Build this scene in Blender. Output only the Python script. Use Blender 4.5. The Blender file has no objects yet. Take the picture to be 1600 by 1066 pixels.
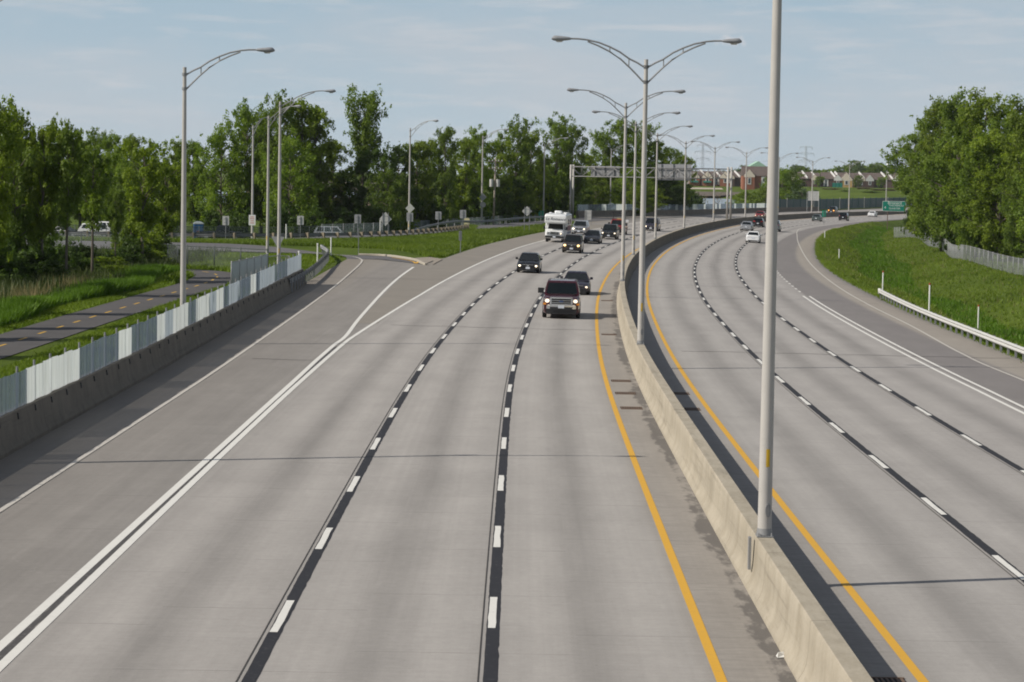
import bpy, bmesh, math, random
import numpy as np
from mathutils import Vector, Matrix
random.seed(7)
rng = np.random.default_rng(7)
S = bpy.context.scene
COL = S.collection
rad = math.radians

# ------------------------------------------------------------------ camera geometry (photo is 1600 x 1066)
F, HC = 3745.0, 7.84
PITCH, ROLL = math.atan((533 - 272) / 3745.0), rad(0.95)
cP, sP, cR, sR = math.cos(PITCH), math.sin(PITCH), math.cos(ROLL), math.sin(ROLL)

def ray(px, py):
    a, b = px - 800.0, py - 533.0
    u, v = a * cR + b * sR, -a * sR + b * cR
    return (u, F * cP - v * sP, -v * cP - F * sP)

def at_d(px, py, Y):
    """point at forward distance Y on the sight line of a photo pixel"""
    d = ray(px, py); t = Y / d[1]
    return Vector((d[0] * t, Y, HC + d[2] * t))

# ------------------------------------------------------------------ the lie of the land
def zc(y):
    if y < 400: return 0.0
    return -0.0055 * (min(y, 640) - 400)

_poles_px = [(1193, 838, 0), (993.5, 538, 0), (967.7, 439.5, 0), (986, 398.5, 0), (1021, 373.6, 0), (1066.3, 356.7, 0),
             (1113, 346.3, 0), (1162.5, 340, 426), (1214, 336, 480), (1266, 334, 534), (1324.5, 331, 588), (1383, 329, 640)]
_med = []
for px, py, d in _poles_px:
    r = ray(px, py)
    if not d:
        t = (1.0 - HC) / r[2]; _med.append((r[0] * t, r[1] * t))
    else:
        t = d / r[1]; _med.append((r[0] * t, d))
POLE_XY = list(_med)
_mx = [(4.95, -60.0), (4.9, 0.0), (4.85, 25.0)] + [(x, y) for x, y in _med] + [(117.5, 692), (137, 745), (159, 800), (183, 860), (240, 980)]
_my = np.array([p[1] for p in _mx]); _mxx = np.array([p[0] for p in _mx])
def _smooth_table():
    ys = np.arange(-60, 981, 2.0)
    xs = np.interp(ys, _my, _mxx)
    k = np.hanning(45); k /= k.sum()
    pad = np.concatenate([2 * xs[0] - xs[1:45][::-1], xs, 2 * xs[-1] - xs[-45:-1][::-1]])
    sm = np.convolve(pad, k, 'same')[44:-44]
    return ys, sm
_TY, _TX = _smooth_table()
def xm(y): return float(np.interp(y, _TY, _TX))
def slope(y): return (xm(y + 4) - xm(y - 4)) / 8.0
def bank(y): return float(np.interp(y, [90, 180, 240, 2000], [0, .022, .040, .040]))
def onroad(off, y, dz=0.0):
    """point at signed offset from the median, at station y"""
    s = slope(y); c = 1 / math.sqrt(1 + s * s)
    x, yy = xm(y) + off * c, y - off * s * c
    return Vector((x, yy, zroad(x, yy) + dz))
def offset(x, y):
    s = slope(y)
    return (x - xm(y)) / math.sqrt(1 + s * s)
def zroad(x, y):
    o = offset(x, y)
    return zc(y) - bank(y) * max(-20.0, min(20.0, o))
R_Y = [0, 60, 100, 166, 310, 400, 500, 560, 640]
R_O = [17.6, 17.4, 17.4, 17.9, 18.0, 17.0, 15.4, 14.6, 14.4]
def Roff(y): return float(np.interp(y, R_Y, R_O))
def sstep(t):
    t = max(0.0, min(1.0, t)); return t * t * (3 - 2 * t)
def zg(x, y):
    """ground height (roads and land), m"""
    z = zroad(x, y)
    o = offset(x, y)
    # land left of the concrete wall sits a little higher
    if x < -14.4 and y < 190:
        z += 0.35 * sstep((-14.8 - x) / 1.2) * sstep((190 - y) / 25)
        z += 0.22 * math.exp(-((x + 16.4) / .9) ** 2) * sstep((150 - y) / 20)
    # land falls away behind the on-ramp
    if y > 236 and x < 14:
        ye = float(np.interp(x, [-95, -32, -27, -24, -21.8, -19, -16.7, -14.6, -9.3, -5.4, .6, 12], [249, 246.5, 248, 251, 256, 263, 272.5, 284.5, 306, 323, 350.5, 401]))
        z -= 1.75 * sstep((y - ye - .6) / 7) * (1 - sstep((y - 396) / 30))
    # ditch on the right
    t = o - Roff(y) - 0.6
    if t > 0 and y < 900:
        w = float(np.interp(y, [0, 120, 260, 350, 395, 420, 460], [.85, .9, 1, .95, .8, .6, .5]))
        t /= w
        t += .9 * math.sin(y * .052 + 1.0) * sstep(t / 4)
        und = .28 * math.sin(y * .09 + .35 * x) * sstep(t / 5) * math.exp(-((t - 12) / 12) ** 2)
        if t < 8.5: z += -2.9 * w * sstep(t / 8.5)
        else: z += w * (-2.9 + 1.7 * sstep((t - 8.5) / 9))
        z += und
    # river and the far shore
    if y > 560:
        rx = float(np.interp(y, [560, 640, 760, 900, 1150], [48, 72, 88, 96, 110]))
        bed = sstep((rx - x) / 14) * sstep((y - 585) / 40) * sstep((1165 - y) / 25)
        z += -4.5 * bed
        rise = sstep((y - 1150) / 90) * (1 - sstep((x - rx) / 40)) + sstep((y - 790) / 150) * sstep((x - rx) / 40)
        z += 4.4 * min(1, rise)
    return z
def gnd(px, py, dz=0.0):
    """where the sight line of a photo pixel meets the ground raised by dz"""
    r = ray(px, py); kx, kz = r[0] / r[1], r[2] / r[1]
    f = lambda y: HC + kz * y - zg(kx * y, y) - dz
    y0, y1 = 20.0, 20.0
    while y1 < 2500:
        y1 = y0 * 1.012 + .2
        if f(y1) <= 0: break
        y0 = y1
    for _ in range(30):
        m = (y0 + y1) / 2
        if f(m) > 0: y0 = m
        else: y1 = m
    return Vector((kx * y1, y1, HC + kz * y1))
def on(x, y, dz=0.0): return Vector((x, y, zg(x, y) + dz))

# ------------------------------------------------------------------ scene-object helpers
def tag(o, label=None, cat=None, group=None, kind=None):
    if label: o['label'] = label
    if cat: o['category'] = cat
    if group: o['group'] = group
    if kind: o['kind'] = kind
    return o
def thing(name, label, cat, loc=(0, 0, 0), rz=0.0, group=None):
    o = bpy.data.objects.new(name, None); COL.objects.link(o)
    o.location = loc; o.rotation_euler = (0, 0, rz); o.empty_display_size = .2
    return tag(o, label, cat, group)
def kids(o): return [c for c in S.objects if c.parent == o]
_children = {}
def link(o, parent=None):
    COL.objects.link(o)
    if parent is not None:
        o.parent = parent; _children.setdefault(parent.as_pointer(), []).append(o)
    return o
def dup(root, label, loc, rz=0.0, scale=None, group=None):
    r = root.copy(); COL.objects.link(r); r.location = loc; r.rotation_euler = (0, 0, rz)
    if scale is not None: r.scale = scale if hasattr(scale, '__len__') else (scale,) * 3
    r['label'] = label
    if group: r['group'] = group
    for ch in _children.get(root.as_pointer(), []):
        c = ch.copy(); link(c, r)
        for g in _children.get(ch.as_pointer(), []):
            d = g.copy(); link(d, c)
    return r

class MB:
    """collects shapes and links them as ONE mesh object"""
    def __init__(s): s.v = []; s.f = []; s.uv = None; s.mi = []; s.cur = 0
    def add(s, vs, fs):
        b = len(s.v); s.v.extend([tuple(p) for p in vs])
        for f in fs: s.f.append(tuple(i + b for i in f)); s.mi.append(s.cur)
        return s
    def box(s, c, d, rz=0.0, M=None):
        x, y, z = d[0] / 2, d[1] / 2, d[2] / 2
        vs = [Vector((sx * x, sy * y, sz * z)) for sz in (-1, 1) for sy in (-1, 1) for sx in (-1, 1)]
        R = M or Matrix.Rotation(rz, 3, 'Z')
        vs = [R @ p + Vector(c) for p in vs]
        return s.add(vs, [(0, 2, 3, 1), (4, 5, 7, 6), (0, 1, 5, 4), (2, 6, 7, 3), (0, 4, 6, 2), (1, 3, 7, 5)])
    def prism(s, poly, a, b, axis='y'):
        """polygon of 2-D points pushed from a to b along an axis"""
        n = len(poly)
        mk = {'y': lambda p, t: (p[0], t, p[1]), 'x': lambda p, t: (t, p[0], p[1]), 'z': lambda p, t: (p[0], p[1], t)}[axis]
        vs = [mk(p, a) for p in poly] + [mk(p, b) for p in poly]
        return s.add(vs, [tuple(range(n))[::-1], tuple(range(n, 2 * n))] + [(i, (i + 1) % n, n + (i + 1) % n, n + i) for i in range(n)])
    def rings(s, rings, cap=True, closed=True):
        n = len(rings[0]); vs = [p for r in rings for p in r]; fs = []
        for k in range(len(rings) - 1):
            for i in range(n if closed else n - 1):
                j = (i + 1) % n
                fs.append((k * n + i, k * n + j, (k + 1) * n + j, (k + 1) * n + i))
        if cap and closed:
            fs.append(tuple(range(n))[::-1]); fs.append(tuple((len(rings) - 1) * n + i for i in range(n)))
        return s.add(vs, fs)
    def tube(s, pts, r, n=8, cap=True):
        pts = [Vector(p) for p in pts]; R = []
        for i, p in enumerate(pts):
            d = (pts[min(i + 1, len(pts) - 1)] - pts[max(i - 1, 0)]).normalized()
            a = Vector((1, 0, 0)) if abs(d.x) < .8 else Vector((0, 1, 0))
            e1 = d.cross(a).normalized(); e2 = d.cross(e1)
            rr = r[i] if hasattr(r, '__len__') else r
            R.append([p + (e1 * math.cos(t) + e2 * math.sin(t)) * rr for t in [2 * math.pi * k / n for k in range(n)]])
        return s.rings(R, cap)
    def quad(s, a, b, c, d): return s.add([a, b, c, d], [(0, 1, 2, 3)])
    def strip(s, L, R, uvL=None, uvR=None):
        b = len(s.v); n = len(L)
        s.add(list(L) + list(R), [(i, n + i, n + i + 1, i + 1) for i in range(n - 1)])
        return s
    def mesh(s, name, mats, smooth=False, angle=None):
        me = bpy.data.meshes.new(name); me.from_pydata(s.v, [], s.f)
        for m in (mats if isinstance(mats, (list, tuple)) else [mats]): me.materials.append(m)
        if len(me.materials) > 1: me.polygons.foreach_set('material_index', s.mi)
        if smooth:
            me.polygons.foreach_set('use_smooth', [True] * len(me.polygons))
            if angle: me.set_sharp_from_angle(angle=rad(angle))
        me.update(); return me
    def build(s, name, mats, parent=None, smooth=False, angle=None, label=None, fix=True):
        me = s.mesh(name, mats, smooth, angle)
        if fix:
            bm = bmesh.new(); bm.from_mesh(me); bmesh.ops.recalc_face_normals(bm, faces=bm.faces); bm.to_mesh(me); bm.free()
        o = bpy.data.objects.new(name, me); link(o, parent)
        if label: o['label'] = label
        return o
def structure(o): o['kind'] = 'structure'; return o

# ------------------------------------------------------------------ materials
class NT:
    def __init__(s, name):
        s.m = bpy.data.materials.new(name); s.m.use_nodes = True; s.t = s.m.node_tree; s.t.nodes.clear()
        s.out = s.n('ShaderNodeOutputMaterial')
    def n(s, typ, **kw):
        nd = s.t.nodes.new(typ)
        for k, v in kw.items():
            if k.startswith('i_'):
                key = k[2:]; key = int(key) if key.isdigit() else key.replace('_', ' ')
                if isinstance(v, bpy.types.NodeSocket): s.t.links.new(v, nd.inputs[key])
                else: nd.inputs[key].default_value = v
            else: setattr(nd, k, v)
        return nd
    def math(s, op, a, b=0.0, c=None):
        nd = s.n('ShaderNodeMath', operation=op)
        for i, v in enumerate((a, b, c)):
            if v is None: continue
            if isinstance(v, bpy.types.NodeSocket): s.t.links.new(v, nd.inputs[i])
            else: nd.inputs[i].default_value = v
        return nd.outputs[0]
    def mix(s, fac, a, b, mode='MIX'):
        nd = s.n('ShaderNodeMix', data_type='RGBA', blend_type=mode)
        for i, v in ((0, fac), (6, a), (7, b)):
            if isinstance(v, bpy.types.NodeSocket): s.t.links.new(v, nd.inputs[i])
            else: nd.inputs[i].default_value = (*v, 1) if hasattr(v, '__len__') and len(v) == 3 else v
        return nd.outputs[2]
    def noise(s, vec=None, scale=5.0, detail=4.0, rough=.55, dims='3D'):
        nd = s.n('ShaderNodeTexNoise', noise_dimensions=dims)
        nd.inputs['Scale'].default_value = scale; nd.inputs['Detail'].default_value = detail; nd.inputs['Roughness'].default_value = rough
        if vec is not None: s.t.links.new(vec, nd.inputs['Vector'])
        return nd.outputs[0]
    def ramp(s, fac, stops, interp='LINEAR'):
        nd = s.n('ShaderNodeValToRGB'); cr = nd.color_ramp; cr.interpolation = interp
        while len(cr.elements) < len(stops): cr.elements.new(.5)
        for e, (p, c) in zip(cr.elements, stops):
            e.position = p; e.color = (*c, 1) if hasattr(c, '__len__') else (c, c, c, 1)
        s.t.links.new(fac, nd.inputs[0]); return nd.outputs[0]
    def rng(s, v, a, b, c, d):
        nd = s.n('ShaderNodeMapRange', clamp=True)
        s.t.links.new(v, nd.inputs[0])
        for i, x in enumerate((a, b, c, d)): nd.inputs[i + 1].default_value = x
        return nd.outputs[0]
    def obj(s): return s.n('ShaderNodeTexCoord').outputs['Object']
    def pos(s): return s.n('ShaderNodeNewGeometry').outputs['Position']
    def scalev(s, vec, sc):
        nd = s.n('ShaderNodeMapping'); s.t.links.new(vec, nd.inputs[0]); nd.inputs['Scale'].default_value = sc; return nd.outputs[0]
    def bsdf(s, col, rough=.6, metal=0.0, bump=None, bumpd=.02, spec=.5, coat=0.0, **kw):
        p = s.n('ShaderNodeBsdfPrincipled')
        def put(k, v):
            if isinstance(v, bpy.types.NodeSocket): s.t.links.new(v, p.inputs[k])
            else: p.inputs[k].default_value = (*v, 1) if hasattr(v, '__len__') and len(v) == 3 else v
        put('Base Color', col); put('Roughness', rough); put('Metallic', metal); put('Specular IOR Level', spec); put('Coat Weight', coat)
        for k, v in kw.items(): put(k.replace('_', ' '), v)
        if bump is not None:
            b = s.n('ShaderNodeBump'); b.inputs['Distance'].default_value = bumpd; b.inputs['Strength'].default_value = 1.0
            s.t.links.new(bump, b.inputs['Height']); s.t.links.new(b.outputs[0], p.inputs['Normal'])
        return p.outputs[0]
    def done(s, sh): s.t.links.new(sh, s.out.inputs[0]); return s.m

def plain(name, col, rough=.55, metal=0.0, var=.12, scale=3.0, spec=.5, coat=0.0, dirt=None):
    """one paint or metal with faint wear"""
    t = NT(name); p = t.obj()
    n1 = t.noise(p, scale, 5); k = t.rng(n1, .3, .7, 1 - var, 1 + var)
    c = t.mix(1.0, col, t.n('ShaderNodeCombineColor', i_0=k, i_1=k, i_2=k).outputs[0], 'MULTIPLY')
    if dirt:
        n2 = t.noise(t.scalev(p, (1, 1, .35)), scale * 2.3, 6, .7)
        c = t.mix(t.rng(n2, .5, .75, 0, dirt[1]), c, dirt[0])
    r = t.rng(n1, .3, .7, max(.02, rough - .08), min(1, rough + .08))
    return t.done(t.bsdf(c, r, metal, spec=spec, coat=coat))
def glow(name, col, strength):
    t = NT(name)
    return t.done(t.bsdf(col, .2, Emission_Color=col, Emission_Strength=strength))

# ------------------------------------------------------------------ camera, sun, sky
cam = bpy.data.cameras.new('camera'); camo = bpy.data.objects.new('camera', cam); COL.objects.link(camo)
cam.sensor_width = 36; cam.lens = F / 1600 * 36; cam.clip_start = .5; cam.clip_end = 30000
camo.matrix_world = Matrix.Translation((0, 0, HC)) @ (Matrix.Rotation(math.pi / 2 - PITCH, 4, 'X') @ Matrix.Rotation(ROLL, 4, 'Z'))
S.camera = camo
SUN_E, SHADOW_AZ = rad(39.5), rad(17)        # shadows run to the right and a little away
ld = Vector((math.cos(SHADOW_AZ) * math.cos(SUN_E), math.sin(SHADOW_AZ) * math.cos(SUN_E), -math.sin(SUN_E)))
sun = bpy.data.lights.new('sun', 'SUN'); sun.energy = SUN_POWER = 4.6; sun.angle = rad(.55); sun.color = (1, .93, .83)
suno = bpy.data.objects.new('sun', sun); COL.objects.link(suno); suno.rotation_euler = ld.to_track_quat('-Z', 'Y').to_euler(); suno.location = (-40, -20, 60)
W = bpy.data.worlds.new('World'); S.world = W; W.use_nodes = True
wt = W.node_tree; wt.nodes.clear()
def wn(t, **kw):
    nd = wt.nodes.new(t)
    for k, v in kw.items(): setattr(nd, k, v)
    return nd
SKY_S = 0.055
sky = wn('ShaderNodeTexSky', sky_type='NISHITA'); sky.sun_disc = False; sky.sun_elevation = SUN_E
sky.sun_rotation = math.atan2(-ld.x, -ld.y) % (2 * math.pi); sky.air_density = 1.0; sky.dust_density = .8; sky.ozone_density = 1.0; sky.altitude = 50
def wl(a, b): wt.links.new(a, b)
def wmap(v, a, b, c, d_, smooth=False):
    nd = wn('ShaderNodeMapRange'); nd.interpolation_type = 'SMOOTHSTEP' if smooth else 'LINEAR'
    for i, x in enumerate((a, b, c, d_)): nd.inputs[i + 1].default_value = x
    wl(v, nd.inputs[0]); return nd.outputs[0]
def wmix(f, x, y):
    nd = wn('ShaderNodeMix', data_type='RGBA'); wl(f, nd.inputs[0])
    for i, v in ((6, x), (7, y)):
        if isinstance(v, tuple): nd.inputs[i].default_value = (*[q / SKY_S for q in v], 1)
        else: wl(v, nd.inputs[i])
    return nd.outputs[2]
tc = wn('ShaderNodeTexCoord'); gen = tc.outputs['Generated']
sp = wn('ShaderNodeSeparateXYZ'); wl(gen, sp.inputs[0]); el = sp.outputs[2]
low = wn('ShaderNodeValToRGB'); crp = low.color_ramp
for pos_, col_ in ((0, (.49, .575, .635)), (.35, (.455, .55, .622)), (1.0, (.36, .485, .585))):
    el_ = crp.elements[0] if pos_ == 0 else (crp.elements[1] if pos_ == 1.0 else crp.elements.new(pos_))
    el_.position = pos_; el_.color = (*col_, 1)
wl(wmap(el, 0, .085, 0, 1), low.inputs[0])
sc = wn('ShaderNodeMix', data_type='RGBA', blend_type='MULTIPLY'); sc.inputs[0].default_value = 1; wl(low.outputs[0], sc.inputs[6]); sc.inputs[7].default_value = (1 / SKY_S,) * 3 + (1,); sc.clamp_result = False
f_low = wmap(el, .075, .14, 1, 0, True)
base = wmix(f_low, sky.outputs[0], sc.outputs[2])
def wnoise(scale, loc, s, detail=7, rough=.6, dist=.3):
    mp = wn('ShaderNodeMapping'); mp.inputs['Scale'].default_value = scale; mp.inputs['Location'].default_value = loc; mp.inputs['Rotation'].default_value = (0, rad(1.2), 0); wl(gen, mp.inputs[0])
    nz = wn('ShaderNodeTexNoise'); nz.inputs['Scale'].default_value = s; nz.inputs['Detail'].default_value = detail; nz.inputs['Roughness'].default_value = rough; nz.inputs['Distortion'].default_value = dist; wl(mp.outputs[0], nz.inputs['Vector']); return nz.outputs[0]
w1 = wmap(wnoise((1, 1, 4.0), (.35, 0, .1), 6.0), .40, .70, 0, .70)
base = wmix(w1, base, (.535, .565, .605))
w2 = wmap(wnoise((1, 1, 8.0), (1.7, .3, .2), 20.0), .50, .74, 0, .55)
base = wmix(w2, base, (.64, .64, .66))
cd = Vector(ray(1143, 66)).normalized()
vm = wn('ShaderNodeVectorMath', operation='SUBTRACT'); vm.inputs[1].default_value = cd; wl(gen, vm.inputs[0])
vs = wn('ShaderNodeVectorMath', operation='MULTIPLY'); vs.inputs[1].default_value = (1 / .0085, 1 / .0085, 1 / .0030); wl(vm.outputs[0], vs.inputs[0])
vl = wn('ShaderNodeVectorMath', operation='LENGTH'); wl(vs.outputs[0], vl.inputs[0])
nz3 = wn('ShaderNodeTexNoise'); nz3.inputs['Scale'].default_value = 170; nz3.inputs['Detail'].default_value = 7; wl(gen, nz3.inputs['Vector'])
ma = wn('ShaderNodeMath', operation='MULTIPLY_ADD'); ma.inputs[1].default_value = 2.8; wl(nz3.outputs[0], ma.inputs[0])
neg = wn('ShaderNodeMath', operation='MULTIPLY'); neg.inputs[1].default_value = -1; wl(vl.outputs['Value'], neg.inputs[0]); wl(neg.outputs[0], ma.inputs[2])
base = wmix(wmap(ma.outputs[0], .5, 1.3, 0, .6), base, (.74, .70, .70))
bg = wn('ShaderNodeBackground'); bg.inputs[1].default_value = SKY_S; wl(base, bg.inputs[0])
wo = wn('ShaderNodeOutputWorld'); wl(bg.outputs[0], wo.inputs[0])
S.view_settings.view_transform = 'Standard'; S.view_settings.look = 'None'; S.view_settings.exposure = 0.0; S.view_settings.gamma = 1.0
S.cycles.max_bounces = 6; S.cycles.transparent_max_bounces = 24; S.cycles.use_denoising = True
S.cycles.volume_bounces = 0
S.cycles.filter_width = 1.9
# ------------------------------------------------------------------ ground sheet
def grass_mat(name, tint=1.0, dry=.4):
    t = NT(name); p = t.pos()
    a = t.noise(p, .09, 5, .6); b = t.noise(p, .8, 5, .65); c = t.noise(t.scalev(p, (1, 1, 1)), 6.0, 4, .7)
    col = t.mix(t.rng(a, .35, .65, 0, 1), (.068 * tint, .106 * tint, .013 * tint), (.108 * tint, .155 * tint, .019 * tint))
    col = t.mix(t.rng(b, .45, .72, 0, .65), col, (.088 * tint, .115 * tint, .020 * tint))
    col = t.mix(t.rng(t.noise(p, .33, 6, .7), .58, .75, 0, dry), col, (.13, .115, .055))
    col = t.mix(t.rng(c, .3, .6, .45, 0), col, (.022, .040, .008))
    return t.done(t.bsdf(col, .95, spec=.1, bump=c, bumpd=.12))
M_GRASS = grass_mat('grass_ground')
def axis(lo, hi, step, far_lo, far_hi, g=1.22):
    a = list(np.arange(lo, hi + .01, step)); s = step
    while a[-1] < far_hi: s *= g; a.append(a[-1] + s)
    s = step
    while a[0] > far_lo: s *= g; a.insert(0, a[0] - s)
    return a
gx = axis(-60, 110, 1.7, -6000, 6000); gy = axis(-30, 700, 3.0, -120, 9000, 1.07)
V = [(x, y, zg(x, y) - .06) for y in gy for x in gx]; nx = len(gx)
me = bpy.data.meshes.new('ground'); me.from_pydata(V, [], [(j * nx + i, j * nx + i + 1, (j + 1) * nx + i + 1, (j + 1) * nx + i) for j in range(len(gy) - 1) for i in range(nx - 1)])
me.materials.append(M_GRASS); me.polygons.foreach_set('use_smooth', [True] * len(me.polygons))
structure(link(bpy.data.objects.new('ground', me)))
# water
t = NT('river_water'); p = t.pos()
M_WATER = t.done(t.bsdf((.26, .32, .37), .42, spec=.6, bump=t.noise(t.scalev(p, (.1, .4, 1)), 1.2, 3), bumpd=.03))  # base colour mixes turbid water with reflected sky brightness
mb = MB(); wy = [560, 640, 760, 900, 1020, 1185]; mb.strip([(-900, y, -2.35) for y in wy], [(float(np.interp(y, [560, 640, 760, 900, 1150], [48, 72, 88, 96, 110])) - 1, y, -2.35) for y in wy])
structure(mb.build('river_water', M_WATER))

# ------------------------------------------------------------------ pavements
def pave(name, rows, mat, dz=0.0):
    """rows: list of (station, [(offset_u, Vector)]) ; uv = (u, station)"""
    n = len(rows[0][1]); vs = []; uvs = []
    for y, r in rows:
        for u, p in r: vs.append((p.x, p.y, p.z + dz)); uvs.append((u, y))
    fs = [(j * n + i, j * n + i + 1, (j + 1) * n + i + 1, (j + 1) * n + i) for j in range(len(rows) - 1) for i in range(n - 1)]
    me = bpy.data.meshes.new(name); me.from_pydata(vs, [], fs); me.materials.append(mat)
    uv = me.uv_layers.new(name='UVMap'); li = [l.vertex_index for l in me.loops]
    uv.data.foreach_set('uv', [c for i in li for c in uvs[i]])
    me.polygons.foreach_set('use_smooth', [True] * len(me.polygons))
    return structure(link(bpy.data.objects.new(name, me)))

def road_mat():
    t = NT('worn_concrete'); uvn = t.n('ShaderNodeTexCoord').outputs['UV']
    sx = t.n('ShaderNodeSeparateXYZ'); t.t.links.new(uvn, sx.inputs[0]); u, v = sx.outputs[0], sx.outputs[1]
    pos = t.pos()
    wob = t.math('MULTIPLY', t.math('SUBTRACT', t.noise(t.scalev(uvn, (.0, .035, 1)), 1.0, 2), .5), .5)
    uw = t.math('ADD', u, wob)
    # base tone by strip of carriageway
    f = t.rng(u, -24, 24, 0, 1)
    def q(o): return (o + 24) / 48
    base = t.ramp(f, [(0, (.190, .172, .150)), (q(-18.4), (.185, .166, .143)), (q(-16.9), (.205, .190, .172)), (q(-16.6), (.205, .192, .178)), (q(-13.0), (.215, .204, .192)), (q(-12.7), (.268, .255, .242)),
                          (q(-1.9), (.280, .268, .255)), (q(-1.45), (.245, .228, .208)), (q(0), (.235, .218, .198)), (q(1.6), (.245, .232, .218)),
                          (q(2.0), (.275, .264, .252)), (q(12.55), (.262, .250, .240)), (q(12.75), (.168, .158, .154)), (q(15.15), (.160, .150, .147)), (q(15.6), (.245, .225, .198)), (q(17.0), (.225, .205, .182)), (q(17.6), (.15, .143, .136)), (1, (.14, .135, .13))])
    # beyond y = 205 the left shoulder is pale
    # oil band in the middle of every lane, polished wheel paths either side
    au = t.math('ABSOLUTE', uw)
    tt = t.math('FRACT', t.math('DIVIDE', t.math('SUBTRACT', au, 1.55), 3.68))
    d0 = t.math('DIVIDE', t.math('SUBTRACT', tt, .50), .125)
    oil = t.math('POWER', 2.718, t.math('MULTIPLY', t.math('MULTIPLY', d0, d0), -1))
    d1 = t.math('DIVIDE', t.math('SUBTRACT', t.math('ABSOLUTE', t.math('SUBTRACT', tt, .5)), .25), .10)
    whl = t.math('POWER', 2.718, t.math('MULTIPLY', t.math('MULTIPLY', d1, d1), -1))
    edge = t.rng(t.math('ABSOLUTE', t.math('SUBTRACT', tt, .5)), .38, .5, 0, 1)
    inl = t.math('MULTIPLY', t.math('GREATER_THAN', au, 1.6), t.math('LESS_THAN', au, 12.6))
    n_long = t.noise(t.scalev(uvn, (1.3, .035, 1)), 1.0, 5, .65)
    n_mid = t.noise(t.scalev(uvn, (1.0, .30, 1)), .9, 6, .65)
    vv = t.rng(n_long, .3, .7, .55, 1.2)
    k = t.math('SUBTRACT', 1.0, t.math('MULTIPLY', t.math('MULTIPLY', oil, inl), t.math('MULTIPLY', vv, .225)))
    k = t.math('ADD', k, t.math('MULTIPLY', t.math('MULTIPLY', whl, inl), .075))
    k = t.math('SUBTRACT', k, t.math('MULTIPLY', t.math('MULTIPLY', edge, inl), .06))
    # wear on the ramp lane too
    ramp_in = t.math('MULTIPLY', t.math('LESS_THAN', u, -12.9), t.math('GREATER_THAN', u, -16.6))
    k = t.math('MULTIPLY', k, t.math('SUBTRACT', 1.0, t.math('MULTIPLY', ramp_in, t.rng(n_long, .35, .7, 0.0, .16))))
    k = t.math('MULTIPLY', k, t.rng(n_mid, .25, .75, .91, 1.09))
    fine = t.noise(t.scalev(pos, (5, 5, 5)), 1.0, 6, .75)
    k = t.math('MULTIPLY', k, t.rng(fine, .2, .8, .90, 1.10))
    grit = t.noise(t.scalev(pos, (30, 30, 30)), 1.0, 3, .8)
    k = t.math('MULTIPLY', k, t.rng(grit, .2, .8, .90, 1.09))
    # transverse tining and saw-cut joints
    tin = t.noise(t.scalev(uvn, (.25, 9, 1)), 1.0, 3, .7)
    k = t.math('MULTIPLY', k, t.rng(tin, .25, .75, .955, 1.045))
    jw = t.math('ADD', v, t.math('MULTIPLY', t.math('FLOOR', t.math('DIVIDE', au, 3.68)), 1.7))
    jt = t.math('ABSOLUTE', t.math('SUBTRACT', t.math('FRACT', t.math('DIVIDE', jw, 5.4)), .5))
    jl = t.math('LESS_THAN', jt, .0045)
    k = t.math('MULTIPLY', k, t.math('SUBTRACT', 1.0, t.math('MULTIPLY', jl, t.rng(n_mid, .35, .65, .04, .30))))
    cell = t.n('ShaderNodeCombineXYZ', i_0=t.math('FLOOR', t.math('DIVIDE', jw, 5.4)), i_1=t.math('FLOOR', t.math('DIVIDE', t.math('ADD', u, 1.55), 3.68)), i_2=0.0).outputs[0]
    wnz = t.n('ShaderNodeTexWhiteNoise', noise_dimensions='2D'); t.t.links.new(cell, wnz.inputs['Vector'])
    k = t.math('MULTIPLY', k, t.rng(wnz.outputs[0], 0, 1, .975, 1.025))
    stk = t.noise(t.scalev(uvn, (7, .018, 1)), 1.0, 4, .7)
    k = t.math('MULTIPLY', k, t.rng(stk, .25, .75, .955, 1.045))
    # dark spots
    spk = t.n('ShaderNodeTexVoronoi'); spk.inputs['Scale'].default_value = 2.3; t.t.links.new(pos, spk.inputs[0])
    k = t.math('MULTIPLY', k, t.rng(spk.outputs[0], .02, .06, .72, 1.0))
    kc = t.n('ShaderNodeCombineColor', i_0=k, i_1=k, i_2=k).outputs[0]
    col = t.mix(1.0, t.mix(1.0, base, kc, 'MULTIPLY'), (1.185, 1.178, 1.168), 'MULTIPLY')
    # damp, dirty gutter against the median barrier
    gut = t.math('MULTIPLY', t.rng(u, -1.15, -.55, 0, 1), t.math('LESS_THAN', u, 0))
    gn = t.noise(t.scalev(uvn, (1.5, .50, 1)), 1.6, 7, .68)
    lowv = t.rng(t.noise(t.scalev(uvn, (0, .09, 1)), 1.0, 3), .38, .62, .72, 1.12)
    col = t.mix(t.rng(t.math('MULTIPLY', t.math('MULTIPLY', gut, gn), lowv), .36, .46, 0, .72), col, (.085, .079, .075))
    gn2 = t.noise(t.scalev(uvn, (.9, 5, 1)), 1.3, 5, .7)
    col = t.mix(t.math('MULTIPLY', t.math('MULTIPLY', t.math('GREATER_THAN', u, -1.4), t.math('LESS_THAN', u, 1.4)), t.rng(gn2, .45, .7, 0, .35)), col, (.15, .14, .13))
    # rubber and grime on the left shoulder
    lsh = t.math('LESS_THAN', u, -16.6)
    col = t.mix(t.math('MULTIPLY', lsh, t.rng(n_mid, .45, .75, 0, .25)), col, (.11, .098, .085))
    # hair cracks
    vor = t.n('ShaderNodeTexVoronoi', feature='DISTANCE_TO_EDGE'); vor.inputs['Scale'].default_value = .11
    dist = t.n('ShaderNodeMix', data_type='VECTOR'); dist.inputs[0].default_value = .25
    nn = t.n('ShaderNodeTexNoise'); nn.inputs['Scale'].default_value = .6; nn.inputs['Detail'].default_value = 5; t.t.links.new(pos, nn.inputs[0])
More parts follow.
